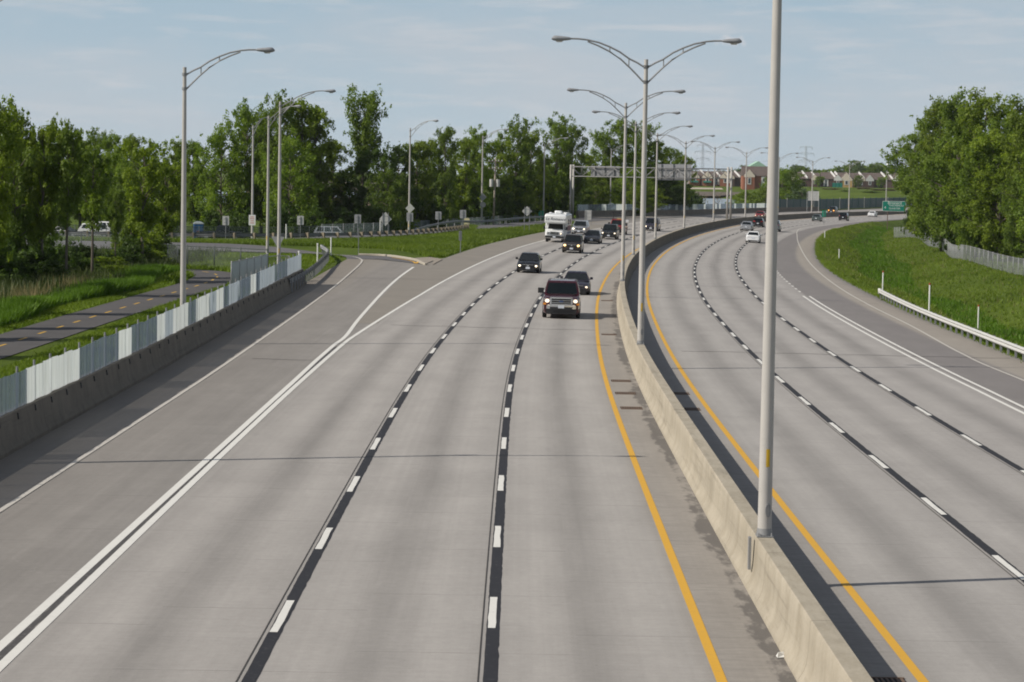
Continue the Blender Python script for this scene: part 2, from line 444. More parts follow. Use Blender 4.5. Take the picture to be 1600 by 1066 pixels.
    vadd = t.n('ShaderNodeVectorMath', operation='MULTIPLY_ADD'); vadd.inputs[1].default_value = (5, 5, 0); t.t.links.new(nn.outputs[1], vadd.inputs[0]); t.t.links.new(pos, vadd.inputs[2])
    t.t.links.new(vadd.outputs[0], vor.inputs['Vector'])
    ck = t.math('MULTIPLY', t.math('LESS_THAN', vor.outputs[0], .0022), t.math('LESS_THAN', u, -12.9))
    col = t.mix(t.math('MULTIPLY', ck, .30), col, (.30, .285, .265))
    return t.done(t.bsdf(col, .82, spec=.25, bump=grit, bumpd=.006))
M_ROAD = road_mat()
def asphalt_mat(name, c, dark):
    t = NT(name); p = t.pos()
    a = t.noise(p, .35, 6, .65); b = t.noise(p, 9, 5, .75); g = t.noise(p, 40, 3, .8)
    col = t.mix(t.rng(a, .3, .7, 0, 1), c, dark)
    k = t.math('MULTIPLY', t.rng(b, .2, .8, .86, 1.14), t.rng(g, .2, .8, .86, 1.14))
    col = t.mix(1.0, col, t.n('ShaderNodeCombineColor', i_0=k, i_1=k, i_2=k).outputs[0], 'MULTIPLY')
    return t.done(t.bsdf(col, .85, spec=.2, bump=g, bumpd=.006))
M_ASPH = asphalt_mat('grey_asphalt', (.135, .132, .135), (.105, .103, .106))
M_PATH = asphalt_mat('path_asphalt', (.105, .100, .100), (.078, .075, .076))
M_SHLD = asphalt_mat('pale_shoulder', (.245, .224, .196), (.215, .198, .174))
M_APRON = asphalt_mat('apron_concrete', (.30, .265, .225), (.26, .23, .19))
M_KERB = asphalt_mat('kerb_concrete', (.42, .385, .32), (.34, .31, .26))

L_Y = [-60, 160, 199, 203, 210, 335, 350, 395, 420, 465, 980]
def Loff(y):
    if y <= 199:
        s = slope(y); return (-13.95 - xm(y)) / 1.0 / math.sqrt(1 + s * s)
    return float(np.interp(y, [199.01, 203, 206, 335, 400, 430, 465, 980], [-22.6, -16.6, -16.2, -16.2, -25.3, -21.5, -16.8, -16.8]))
ys = list(np.arange(-60, 196, 3.0)) + [199, 199.02, 201, 203, 206] + list(np.arange(209, 760, 3.0))
rows = []
for y in ys:
    a, b = Loff(y), Roff(y)
    us = [a, (a - 12.6) / 2] + list(np.linspace(-12.6, 12.6, 15)) + [(12.6 + b) / 2, b]
    uvu = [(-18.8 + (u - a) / (-12.6 - a) * 6.2) if (y < 199.01 and u < -12.6) else u for u in us]
    rows.append((y, [(w, onroad(u, y)) for u, w in zip(us, uvu)]))
highway = pave('highway_road', rows, M_ROAD)

def poly_sheet(name, L, R, mat, dz, n=6):
    rows = []
    for k, (l, r) in enumerate(zip(L, R)):
        pts = []
        for i in range(n + 1):
            q = i / n; x, y = l[0] + (r[0] - l[0]) * q, l[1] + (r[1] - l[1]) * q
            pts.append((q * 6, Vector((x, y, zg(x, y) + dz))))
        rows.append((k * 2.0, pts))
    return pave(name, rows, mat)
def resample(pts, step):
    pts = [Vector((p[0], p[1], 0)) for p in pts]; out = [pts[0]]; acc = 0
    d = [0]
    for a, b in zip(pts, pts[1:]): d.append(d[-1] + (b - a).length)
    n = max(2, int(round(d[-1] / step)) + 1)
    xs = np.interp(np.linspace(0, d[-1], n), d, [p.x for p in pts]); yy = np.interp(np.linspace(0, d[-1], n), d, [p.y for p in pts])
    return [Vector((a, b, 0)) for a, b in zip(xs, yy)]
def catmull(pts, k=8):
    P = [Vector((p[0], p[1], 0)) for p in pts]; P = [2 * P[0] - P[1]] + P + [2 * P[-1] - P[-2]]; out = []
    for i in range(1, len(P) - 2):
        for j in range(k):
            t = j / k; a, b, c, d = P[i - 1], P[i], P[i + 1], P[i + 2]
            out.append(.5 * ((2 * b) + (c - a) * t + (2 * a - 5 * b + 4 * c - d) * t * t + (3 * b - a - 3 * c + d) * t ** 3))
    out.append(P[-2]); return out
def side(pts, w):
    out = []
    for i, p in enumerate(pts):
        d = pts[min(i + 1, len(pts) - 1)] - pts[max(i - 1, 0)]; n = Vector((-d.y, d.x, 0)).normalized()
        out.append(p + n * w)
    return out
# access road curving away to the left behind the barrier end
up = catmull([gnd(*q) for q in [(665, 414.5), (659, 413), (647.5, 407.5), (629, 404), (597, 400.2), (560, 399), (524, 397.6)]] + [(-26, 228.5), (-42, 230.5), (-75, 232), (-140, 233)])
lo = catmull([(-13.9, 199.6), (-14.2, 203), (-15.4, 207), (-18.0, 209.8), (-22, 211.3), (-30, 212.2), (-44, 213), (-75, 214), (-140, 215)])
up[0] = Vector((up[0].x, 200.4, 0))
n = 40
def even(pts, n):
    d = [0]
    for a, b in zip(pts, pts[1:]): d.append(d[-1] + (b - a).length)
    q = np.linspace(0, 1, n) ** 1.6 * d[-1]
    return [Vector((np.interp(s, d, [p.x for p in pts]), np.interp(s, d, [p.y for p in pts]), 0)) for s in q]
access = poly_sheet('access_road', even(up, 60), even(lo, 60), M_ASPH, .006, 10)
# on-ramp behind the guardrail
rail_px = [(297, 376), (356, 376.3), (415, 376.6), (470, 376), (525, 375.3), (569, 375), (610, 371.8), (649, 369.7), (680, 367.8), (705, 364.5), (729, 361.2)]
rail_xy = [(-95, 238.5), (-52, 235.0)] + [(-31.9, 236.1), (-28.3, 236.9), (-24.7, 238.6), (-21.4, 241.2), (-18.2, 244.6), (-15.4, 249.2), (-13.0, 255.8), (-10.8, 263.3), (-8.9, 271.6), (-7.3, 281.1), (-5.8, 292.0)]
rail_c = catmull(rail_xy, 6)
edge_n = catmull([p for p in side(rail_c, 1.0)][::10] + [tuple(gnd(q, r)[:2]) for q, r in [(787, 357.2), (847, 352)]] + [tuple(onroad(-17, 395)[:2])], 8)
edge_f = side(edge_n, 6.4)
onramp = poly_sheet('on_ramp_road', even(edge_f, 90), even(edge_n, 90), M_ASPH, .012, 5)
# concrete apron and kerb at the gore nose
kerb_pts = catmull([gnd(*q) for q in [(664, 414.5), (659, 413), (647.5, 407.5), (629, 404), (597, 400.2), (560, 399)]], 6)
ap = MB(); A = [kerb_pts[0], kerb_pts[3], kerb_pts[8], kerb_pts[13]]
apron_edge = [gnd(*q) for q in [(678, 414.2), (694, 408), (697, 406)]]
poly = [Vector((kerb_pts[0].x + .4, 200.6, 0))] + [Vector((p.x, p.y + .15, 0)) for p in kerb_pts[2:14]] + [gnd(650, 403.8), gnd(672, 402.6), gnd(692, 405.8), gnd(676, 414.3)]
ap.add([on(p.x, p.y, .05) for p in poly], [tuple(range(len(poly)))])
structure(ap.build('gore_apron_pavement', M_APRON))
kb = MB(); sec = [(0, -.05), (0, .13), (.03, .16), (.20, .16), (.20, -.05)]
def sweep(mb, pts, sec, zoff=0.0, flip=1, cap=True):
    """sweep a section (lateral, up) along ground points"""
    R = []
    for i, p in enumerate(pts):
        d = pts[min(i + 1, len(pts) - 1)] - pts[max(i - 1, 0)]; n = Vector((-d.y, d.x, 0)).normalized() * flip
        z = zg(p.x, p.y) + zoff
        R.append([Vector((p.x + n.x * a, p.y + n.y * a, z + h)) for a, h in sec])
    return mb.rings(R, cap)
sweep(kb, [Vector((p.x, p.y, 0)) for p in kerb_pts], sec, 0, -1)
structure(kb.build('gore_kerb', M_KERB))
# shared path with yellow dashes
path_c = catmull([(-23.6, 10), (-22.7, 50), (-21.9, 78), (-21.2, 101), (-20.75, 118), (-19.95, 140), (-19.5, 153), (-20.2, 163), (-23.2, 169.5), (-29, 171.5), (-38, 172)], 8)
poly_sheet('path', even(side(path_c, 1.55), 90), even(side(path_c, -1.55), 90), M_PATH, -.03, 4)
sl, sr = [], []
for y in list(np.arange(122, 199, 3.0)) + [199.0, 203.5, 207] + list(np.arange(210, 352, 3.5)):
    gxl = float(np.interp(y, [105, 113, 150, 198], [-7.96, -7.90, -8.02, -8.0]))
    sl.append(Vector((gxl, y, 0)) if y < 200 else onroad(-16.12, y)); sr.append(onroad(-12.75, y))
    if sl[-1].x > sr[-1].x - .05: sl[-1].x = sr[-1].x - .05
poly_sheet('pale_shoulder_pavement', sl, sr, M_SHLD, .0045, 3)
# narrow gravel strip behind the barrier end, shoulder of the access road
# ------------------------------------------------------------------ painted markings (children of the road)
def paint(name, c, wear=.35, rough=.6, under=(.2, .19, .18)):
    t = NT(name); p = t.pos()
    n = t.noise(p, 7, 6, .75); m = t.noise(p, 1.1, 5, .7)
    col = t.mix(t.rng(n, .55, .75, 0, wear), c, under)
    col = t.mix(t.rng(m, .5, .8, 0, wear * .6), col, tuple(x * .7 for x in c))
    return t.done(t.bsdf(col, rough, spec=.3))
M_WHITE = paint('white_road_paint', (.68, .67, .63), .35)
M_WHITE2 = paint('dull_white_road_paint', (.50, .475, .43), .5)
M_YEL = paint('yellow_road_paint', (.62, .345, .035), .3)
M_TAR = paint('black_contrast_paint', (.022, .022, .026), .45, .7, (.16, .155, .15))
M_TAR2 = paint('thin_black_paint', (.075, .070, .068), 1.0, .7, (.25, .24, .23))
M_JOINT = paint('bitumen_joint', (.05, .047, .045), .5, .8)
def line_pts(mb, pts, w, dz):
    L = side(pts, w / 2); R = side(pts, -w / 2)
    f = lambda p: (p.x, p.y, zg(p.x, p.y) + dz)
    return mb.strip([f(p) for p in L], [f(p) for p in R])
_jr = random.Random(77)
def off_line(mb, off, y0, y1, w, dz, step=3.0, jit=0.0):
    n = max(2, int((y1 - y0) / step) + 1); L, R = [], []
    for y in np.linspace(y0, y1, n):
        o = off(y) if callable(off) else off
        L.append(onroad(o - w / 2 + _jr.gauss(0, jit), y, dz)); R.append(onroad(o + w / 2 + _jr.gauss(0, jit * 1.6), y, dz))
    return mb.strip(L, R)
def marking(name, mb, mat): return structure(mb.build(name, mat, highway, fix=False))
mb = MB(); off_line(mb, -1.52, -40, 756, .17, .008); marking('yellow_edge_line', mb, M_YEL)
mb = MB(); off_line(mb, 1.66, -40, 756, .17, .008); marking('yellow_edge_line', mb, M_YEL)
for off, ph in ((-5.15, 42.3 - 1.3), (-8.85, 41.6 - 1.3), (5.32, 47.0), (9.02, 44.0)):
    mb = MB(); off_line(mb, off + .02, 20, 260, .225, .005, .3, .0035); off_line(mb, off + .02, 260, 756, .25, .005); marking('black_contrast_strip', mb, M_TAR)
    mb = MB(); off_line(mb, off - .17, -40, 756, .025, .007); marking('dark_lane_joint', mb, M_JOINT)
    mb = MB(); y = ph - 9 * 9
    while y < 756:
        off_line(mb, off, y + _jr.uniform(-.05, .05), y + 3.0, .14, .010, .5, .004); y += 9.0
    marking('dashed_lane_line', mb, M_WHITE)
eoff = lambda y: float(np.interp(y, [0, 40, 75, 98, 110, 130, 150], [-12.8, -12.82, -12.9, -13.0, -13.08, -12.84, -12.62]))
mb = MB(); off_line(mb, eoff, -40, 420, .18, .008); marking('white_edge_line', mb, M_WHITE)
k0 = gnd(646, 417.5); k1 = gnd(600, 455); k2 = gnd(562, 497)
gX = lambda y: float(np.interp(y, [-40, 38, 76, 98, 106], [-8.5, -8.28, -8.15, -8.07, -7.99]))
gore = [Vector((gX(y), y, 0)) for y in np.arange(-40, 107, 3.0)] + catmull([(-7.97, 107.5), gnd(541, 524.5), k2, k1, gnd(625, 432.5), k0], 8)
mb = MB(); line_pts(mb, gore, .19, .008); marking('white_gore_line', mb, M_WHITE)
mb = MB(); off_line(mb, lambda y: eoff(y) - .16, 20, 106, .13, .005, .3, .012); marking('dark_worn_strip', mb, M_TAR2)
ramp_l = catmull([(-11.62, -40), (-11.6, 20), (-11.58, 54), (-11.5, 108), (-11.62, 150), (-11.95, 178), (-12.25, 193), (-12.7, 199.5), (-13.8, 204.6), (-16, 208.6), (-19.5, 211.6), (-26, 213.3), (-40, 214.3)], 8)
mb = MB(); line_pts(mb, ramp_l, .14, .014); marking('white_ramp_edge_line', mb, M_WHITE2)
yk = catmull([Vector((k0.x, 198.5, 0)), gnd(649.5, 412), gnd(645, 408.8), gnd(629, 405.4), gnd(612, 402.8)], 8)
mb = MB(); line_pts(mb, yk, .2, .02); marking('yellow_kerb_line', mb, M_YEL)
for o in (12.42, 12.86):
    mb = MB(); off_line(mb, o, -40, 166, .15, .008); marking('white_lane_line', mb, M_WHITE)
mb = MB(); y = 172.0
while y < 260: off_line(mb, 12.6, y, y + 1.6, .15, .009, .8); y += 4.6
marking('short_dashed_line', mb, M_WHITE)
redge = catmull([(20.2, -40), (20.3, 40)] + [tuple(gnd(*q)[:2]) for q in [(1600, 595), (1503, 553), (1424.6, 510), (1352.6, 474), (1307.5, 447), (1273.8, 420), (1253.5, 393), (1245.6, 370.5), (1252, 357)]] + [tuple(onroad(12.4, 460)[:2]), tuple(onroad(12.3, 560)[:2]), tuple(onroad(12.3, 640)[:2])], 10)
mb = MB(); line_pts(mb, redge, .12, .012); marking('white_edge_line', mb, M_WHITE2)
mb = MB(); acc = 0
pc = resample(path_c, .25)
i0 = 40
while i0 + 8 < len(pc) - 60:
    line_pts(mb, pc[i0:i0 + 7], .13, -.024); i0 += 15
structure(mb.build('yellow_path_dashes', paint('faded_yellow_paint', (.55, .33, .04), .3), None, fix=False))
# cracks and sealed joints right across
for y0, a, b in ((108, 2.2, 17), (121, -12, -1.5), (176, 2.4, 12), (98.5, -16, -12.9)):
    mb = MB(); L = [onroad(o, y0 + .12 * math.sin(o * 1.9) - .0, .006) for o in np.linspace(a, b, 24)]
    mb.strip([p - Vector((0, .05, 0)) for p in L], [p + Vector((0, .05, 0)) for p in L]); marking('sealed_joint', mb, M_JOINT)
# drain grates in the median shoulders
M_RUST = plain('rusty_iron', (.15, .10, .07), .8, .1, .3)
gl = [(-.95, 36.2), (-.95, 80.7), (-.95, 86.2), (-.95, 91.4), (-.95, 118), (-.95, 150), (1.02, 37.0), (1.0, 80.7), (1.0, 86.5)]
for o, y in gl:
    mb = MB(); c = onroad(o, y, .012)
    for k in range(9): mb.box((c.x - .32 + k * .08, c.y, c.z), (.035, .62, .02))
    for e in (-.33, .33): mb.box((c.x, c.y + e, c.z + .001), (.74, .06, .022))
    g = mb.build('drain_grate', M_RUST, highway); structure(g)
    mb = MB(); mb.box((c.x, c.y, c.z - .009), (.74, .7, .004)); structure(mb.build('drain_pit', M_TAR, highway))
# ------------------------------------------------------------------ barriers
def conc_wall(name, c, stain, run=.5):
    t = NT(name); p = t.pos()
    a = t.noise(p, .5, 6, .7); b = t.noise(t.scalev(p, (3.5, 1.6, .35)), 1.0, 6, .7); g = t.noise(p, 14, 4, .75)
    col = t.mix(t.rng(b, .42, .70, 0, run), c, stain)
    k = t.math('MULTIPLY', t.rng(a, .3, .7, .88, 1.1), t.rng(g, .2, .8, .9, 1.1))
    yy = t.n('ShaderNodeSeparateXYZ'); t.t.links.new(p, yy.inputs[0])
    jn = t.math('LESS_THAN', t.math('ABSOLUTE', t.math('SUBTRACT', t.math('FRACT', t.math('DIVIDE', yy.outputs[1], 6.7)), .5)), .0018)
    k = t.math('MULTIPLY', k, t.math('SUBTRACT', 1.0, t.math('MULTIPLY', jn, .5)))
    scuff = t.noise(t.scalev(p, (1.5, .12, 5)), 1.3, 6, .75)
    k = t.math('MULTIPLY', k, t.rng(scuff, .54, .70, 1.0, .74))
    col = t.mix(1.0, col, t.n('ShaderNodeCombineColor', i_0=k, i_1=k, i_2=k).outputs[0], 'MULTIPLY')
    return t.done(t.bsdf(col, .85, spec=.2, bump=g, bumpd=.01))
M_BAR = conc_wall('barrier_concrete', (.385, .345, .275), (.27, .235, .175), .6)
M_BARL = conc_wall('stained_shade_dark_concrete', (.185, .165, .135), (.11, .097, .08), .7)  # streaked darker copy of the barrier concrete, shade put into its base tone
M_BLK = plain('black_rubber', (.012, .012, .014), .7)
M_GALV = plain('galvanised_steel', (.27, .275, .28), .55, .25, .10, 2.0, spec=.35)
M_DGALV = plain('dull_dark_steel', (.06, .06, .062), .6)
M_POLE = plain('aluminium_pole', (.44, .425, .40), .55, .0, .06, 1.5, spec=.3)
M_LAMP = plain('lamp_housing_grey', (.24, .25, .265), .6, .0, .1, spec=.3)
M_LENS = plain('lamp_lens', (.55, .56, .55), .2)
M_YTAG = plain('yellow_tag', (.60, .38, .02), .5)
_jl = [(-.34, -.06), (-.34, .07), (-.305, .12), (-.255, .21), (-.22, .31), (-.20, .45), (-.185, .70), (-.172, .97), (-.15, 1.0)]
jersey = _jl + [(-x, z) for x, z in _jl[::-1]]
medb = thing('median_barrier', 'long beige concrete median barrier curving between the two carriageways', 'barrier', (0, 0, 0))
pts = [onroad(0, y) for y in np.arange(-40, 757, 3.0)]
mb = MB(); R = []
for i, p in enumerate(pts):
    d = pts[min(i + 1, len(pts) - 1)] - pts[max(i - 1, 0)]; n = Vector((d.y, -d.x, 0)).normalized()
    R.append([Vector((p.x + n.x * a, p.y + n.y * a, p.z + h)) for a, h in jersey])
mb.rings(R)
nj = len(jersey); mb.mi = [1 if (k < (len(R) - 1) * nj and k % nj >= 9 and k % nj < nj - 1) else 0 for k in range(len(mb.f))]  # right face takes the dark copy, painting in its shaded side
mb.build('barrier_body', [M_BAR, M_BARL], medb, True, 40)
# narrow open joint with a steel plate beside each lamp pole, caps of the cast lengths
for y in (27.3, 45.35, 70.2, 97.0, 124, 151):
    p = onroad(0, y); s = slope(y)
    mb = MB(); mb.box((p.x, p.y, p.z + .985), (.315, .02, .035), -math.atan(s)); mb.build('joint_filler', M_BLK, medb)

p = onroad(-.30, 45.6); mb = MB(); mb.box((p.x + .03, p.y, p.z + .66), (.05, .16, .62)); mb.build('joint_plate', M_GALV, medb)
p = gnd(1226, 1027); lt = thing('litter', 'scrap of black and white litter lying at the foot of the median barrier', 'litter', tuple(p), .4)
mb = MB(); mb.rings([[(-.16, -.05, .01), (-.02, -.09, .02), (.0, .04, .01), (-.13, .06, .02)], [(-.14, -.03, .10), (-.03, -.05, .06), (-.01, .03, .09), (-.10, .05, .05)]]); mb.build('paper', plain('white_paper', (.7, .7, .68), .7), lt)
mb = MB(); mb.rings([[(-.02, -.06, .01), (.14, -.04, .015), (.12, .07, .01), (.0, .06, .01)], [(.0, -.03, .07), (.10, -.02, .05), (.09, .05, .08), (.02, .04, .06)]]); mb.build('plastic', M_BLK, lt)

leftw = thing('roadside_barrier', 'stained grey concrete barrier along the left shoulder under the slatted screens', 'barrier', (0, 0, 0))
lb = [Vector((-13.62 - .0009 * max(0, y - 60), y, 0)) for y in np.arange(-30, 161, 3.0)]
lsec = [(-.32, -.06), (-.32, 1.0), (-.06, 1.0), (.05, .32), (.24, .08), (.24, -.06)]
mb = MB(); sweep(mb, lb, [(-.5, -.06), (-.5, 1.0), (-.20, 1.0), (-.09, .32), (.02, .10), (.02, -.06)], 0, -1); mb.build('barrier_body', M_BARL, leftw, True, 25)
def lx(y): return -13.62 - .0009 * max(0, y - 60)
for y in np.arange(30, 160, 2.45):
    mb = MB(); mb.box((lx(y) - .165, y, zg(-13.9, y) + .86), (.05, .035, .17)); mb.box((lx(y) - .155, y + .032, zg(-13.9, y) + .81), (.05, .04, .09)); mb.build('panel_clamp', M_DGALV, leftw)
def screen_mat(name, c, tr, thru=.35):
    t = NT(name); p = t.pos()
    n = t.noise(t.scalev(p, (1, 5.5, .25)), 1.4, 5, .7); n2 = t.noise(t.scalev(p, (1, 16, .12)), 1.0, 2)
    k = t.math('MULTIPLY', t.rng(n, .25, .75, .68, 1.12), t.rng(n2, .3, .7, .9, 1.06))
    col = t.mix(1.0, c, t.n('ShaderNodeCombineColor', i_0=k, i_1=k, i_2=k).outputs[0], 'MULTIPLY')
    a = t.bsdf(col, .55, spec=.3)
    b = t.n('ShaderNodeBsdfTranslucent'); t.t.links.new(col, b.inputs[0])
    m = t.n('ShaderNodeMixShader', i_0=tr); t.t.links.new(a, m.inputs[1]); t.t.links.new(b.outputs[0], m.inputs[2])
    tp = t.n('ShaderNodeBsdfTransparent'); m2 = t.n('ShaderNodeMixShader', i_0=thru); t.t.links.new(m.outputs[0], m2.inputs[1]); t.t.links.new(tp.outputs[0], m2.inputs[2])
    return t.done(m2.outputs[0])
M_SCR = {'w': screen_mat('white_screen_panel', (.84, .88, .88), .62, .30), 'l': screen_mat('pale_screen_panel', (.58, .65, .71), .5, .36), 'g': screen_mat('grey_screen_panel', (.22, .28, .345), .40, .46)}
scr = thing('screen_fence', 'row of white and grey slatted screen panels standing on the left concrete barrier', 'fence', (0, 0, 0))
segs = [(-60, 'g'), (-25, 'w'), (-8, 'g'), (43, 'w'), (124, 'g'), (186, 'w'), (205, 'g'), (246, 'w'), (258, 'l'), (270, 'w'), (295, 'g'), (306, 'w'), (328, 'l'), (338, 'w'), (349, 'g'), (358, 'l'), (375, 'g'), (392, 'w'), (400, 'g'), (406, 'l'), (430, 'g'), (449, 'l'), (471, None)]
r2 = random.Random(3)
def x2y(px):
    for y in np.arange(20, 200, .25):
        d = ray(px, 500); 
        # pixel column of the fence line at station y, near its mid height
        q = (lx(y) - .30, y)
        if proj(q[0], q[1], zg(q[0], y) + 1.5)[0] >= px: return float(y)
    return 160.0
def proj(x, y, z):
    fwd = y * cP - (z - HC) * sP; dn = -y * sP - (z - HC) * cP
    u, v = F * x / fwd, F * dn / fwd
    return 800 + u * cR - v * sR, 533 + u * sR + v * cR
posts = MB()
for (a, kind), (b, _) in zip(segs, segs[1:]):
    ya, yb = x2y(a), x2y(b); 
    if a < -50: ya = 30.0
    n = max(1, int(round((yb - ya) / 1.25)))
    for i in range(n):
        y0, y1 = ya + (yb - ya) * i / n, ya + (yb - ya) * (i + 1) / n
        x = lx((y0 + y1) / 2) - .33; z0 = zg(-13.9, y0) + 1.0
        mb = MB(); bow = r2.uniform(-.05, .05); hh = 1.02 + r2.uniform(-.025, .02)
        ring = []
        for k in range(7):
            q = k / 6; yy = y0 + .002 + (y1 - y0 - .004) * q; xx = x + bow * math.sin(math.pi * q) + .018 * math.sin(q * 19 + i)
            ring.append([(xx, yy, z0), (xx, yy, z0 + hh), (xx - .025, yy, z0 + hh), (xx - .025, yy, z0)])
        mb.rings(ring); mb.build('screen_panel', M_SCR[kind], scr)
for y in np.arange(31, 159.5, 2.45):
    posts = MB(); posts.tube([(lx(y) - .40, y, zg(-13.9, y) + .9), (lx(y) - .40, y, zg(-13.9, y) + 2.16)], .035, 8)
    posts.build('fence_post', M_GALV, scr)

# far wall with its own screens on the outside of the curve
farw = thing('far_barrier', 'dark concrete barrier on the far outside of the curve beyond the sign gantry', 'barrier', (0, 0, 0))
fy = list(np.arange(396, 640, 4.0)); mb = MB(); R = []
fo = lambda y: Loff(y) - .12
for y in fy:
    p = onroad(fo(y), y); s = slope(y); c = 1 / math.sqrt(1 + s * s); n = Vector((c, -s * c, 0))
    R.append([p + n * a + Vector((0, 0, h)) for a, h in [(-.45, -.3), (-.45, 1.05), (-.15, 1.05), (-.05, .32), (.12, .08), (.12, -.06)]])
mb.rings(R); mb.build('barrier_body', M_BARL, farw, True, 25)
fscr = thing('far_screen_fence', 'low grey screen fence with scattered white panels on the far curved barrier', 'fence', (0, 0, 0))
y = 398.0; r3 = random.Random(11)
while y < 585:
    L = r3.uniform(1.6, 3.4); kind = 'w' if r3.random() < .30 else 'g'
    a, b = onroad(fo(y) - .3, y), onroad(fo(y + L - .06) - .3, y + L - .06)
    mb = MB(); mb.rings([[a + Vector((0, 0, 1.05)), a + Vector((0, 0, 2.12)), a + Vector((-.04, 0, 2.12)), a + Vector((-.04, 0, 1.05))], [b + Vector((0, 0, 1.05)), b + Vector((0, 0, 2.12)), b + Vector((-.04, 0, 2.12)), b + Vector((-.04, 0, 1.05))]])
    mb.build('screen_panel', M_SCR[kind], fscr); y += L
gscr = thing('green_noise_fence', 'long dark teal noise fence beside the far end of the left carriageway', 'fence', (0, 0, 0))
M_TEAL = plain('teal_panel', (.040, .085, .088), .6, 0, .12, .4)
for y in np.arange(588, 800, 8.0):
    a, b = onroad(-20.5, y), onroad(-20.5, y + 7.9)
    mb = MB(); mb.rings([[a + Vector((0, 0, z)) for z in (0, 0)] + [a + Vector((0, 0, 2.9)), a + Vector((-.1, 0, 2.9))], [b + Vector((0, 0, z)) for z in (0, 0)] + [b + Vector((0, 0, 2.9)), b + Vector((-.1, 0, 2.9))]])
    mb.build('fence_panel', M_TEAL, gscr)
    if int(y) % 16 == 12 or True:
        mb = MB(); mb.tube([a + Vector((.08, 0, 0)), a + Vector((.08, 0, 3.2))], .09, 6); mb.build('fence_post', M_POLE if (int(y / 8) % 4 == 0) else M_TEAL, gscr)

# ------------------------------------------------------------------ W-beam guardrails
wsec = [(0, .44), (.03, .47), (.085, .52), (.03, .57), (0, .60), (.03, .63), (.085, .68), (.03, .73), (0, .76), (-.006, .76), (.022, .73), (.075, .68), (.022, .63), (-.008, .60), (.022, .57), (.075, .52), (.022, .47), (-.006, .44)]
M_WOOD = plain('weathered_timber_post', (.25, .21, .15), .85, 0, .25, 4)
def guardrail(name, label, pts, face, step, post_m, rail_m=M_GALV, z=0.0, back=True, block=True, psize=.16, end=None):
    root = thing(name, label, 'guardrail', (0, 0, 0))
    c = catmull(pts, 6); mb = MB(); sweep(mb, c, wsec, z, -face); mb.build('rail_beam', rail_m, root, True, 50)
    d = 0; last = None; ps = resample(c, step)
    for i, p in enumerate(ps[:100]):
        dd = (ps[min(i + 1, len(ps) - 1)] - ps[max(i - 1, 0)]).normalized(); n = Vector((-dd.y, dd.x, 0)) * -face
        zz = zg(p.x, p.y) + z; an = math.atan2(dd.y, dd.x)
        mb = MB()
        if block: 
            mb.prism([(-.01, .40), (-.01, .80), (-.18, .80), (-.14, .40)], -.1, .1, 'y')
            mb.box((-.27, 0, .33), (.18, psize, .98))
        else: mb.box((-.06, 0, .34), (.10, .07, .88))
        # turn local -x to -n
        M = Matrix(((n.x, -n.y, 0), (n.y, n.x, 0), (0, 0, 1)))
        mb.v = [tuple(M @ Vector(v) + Vector((p.x, p.y, zz))) for v in mb.v]
        mb.build('rail_post', post_m, root)
    if end:
        p = c[end - 1 if end > 0 else end] if end != 1 else c[0]
        p = c[0] if end == 1 else c[-1]; q = c[1] if end == 1 else c[-2]; dd = (p - q).normalized(); n = Vector((-dd.y, dd.x, 0))
        mb = MB(); zz = zg(p.x, p.y) + z
        mb.tube([Vector((p.x, p.y, zz + .42)), Vector((p.x, p.y, zz + .80))], .13, 10); mb.build('rail_end', rail_m, root, True)
    return root
guardrail('ramp_guardrail', 'grey steel guardrail seen from behind with wooden posts along the on-ramp', rail_xy, -1, 2.05, M_WOOD, M_GALV)
far_e = side(edge_f, .9)
fr = [tuple(p[:2]) for p in far_e if p.x > -17 and p.y < 392][::3]
guardrail('far_guardrail', 'dark steel guardrail on the far edge of the on-ramp under the mesh fence', [p for p in fr if proj(p[0], p[1], zg(*p))[0] >= 592], 1, 4.0, M_GALV, M_GALV, .12, block=False)
guardrail('barrier_end_guardrail', 'short dark guardrail running on from the end of the left concrete barrier', [(-13.72, 148), (-13.75, 156), (-14.0, 168), (-14.5, 182), (-15.1, 195), (-16.4, 205)], -1, 2.0, M_GALV, M_GALV, .14, block=False, end=-1)
def reoff(y): return Roff(y) + .75
_rp = [gnd(px, py, .76) for px, py in ((1600, 539), (1528, 512), (1451.6, 483), (1410, 465.5), (1375, 449))]
_d0 = (_rp[0] - _rp[1]).normalized()
rg = [tuple((_rp[0] + _d0 * q)[:2]) for q in (60, 40, 20)] + [tuple(p[:2]) for p in _rp]
guardrail('verge_guardrail', 'pale galvanised guardrail along the right grass verge', rg, -1, 2.0, M_GALV, plain('bright_galvanised', (.52, .52, .50), .55, .1, .06), -.12, end=-1, block=False)

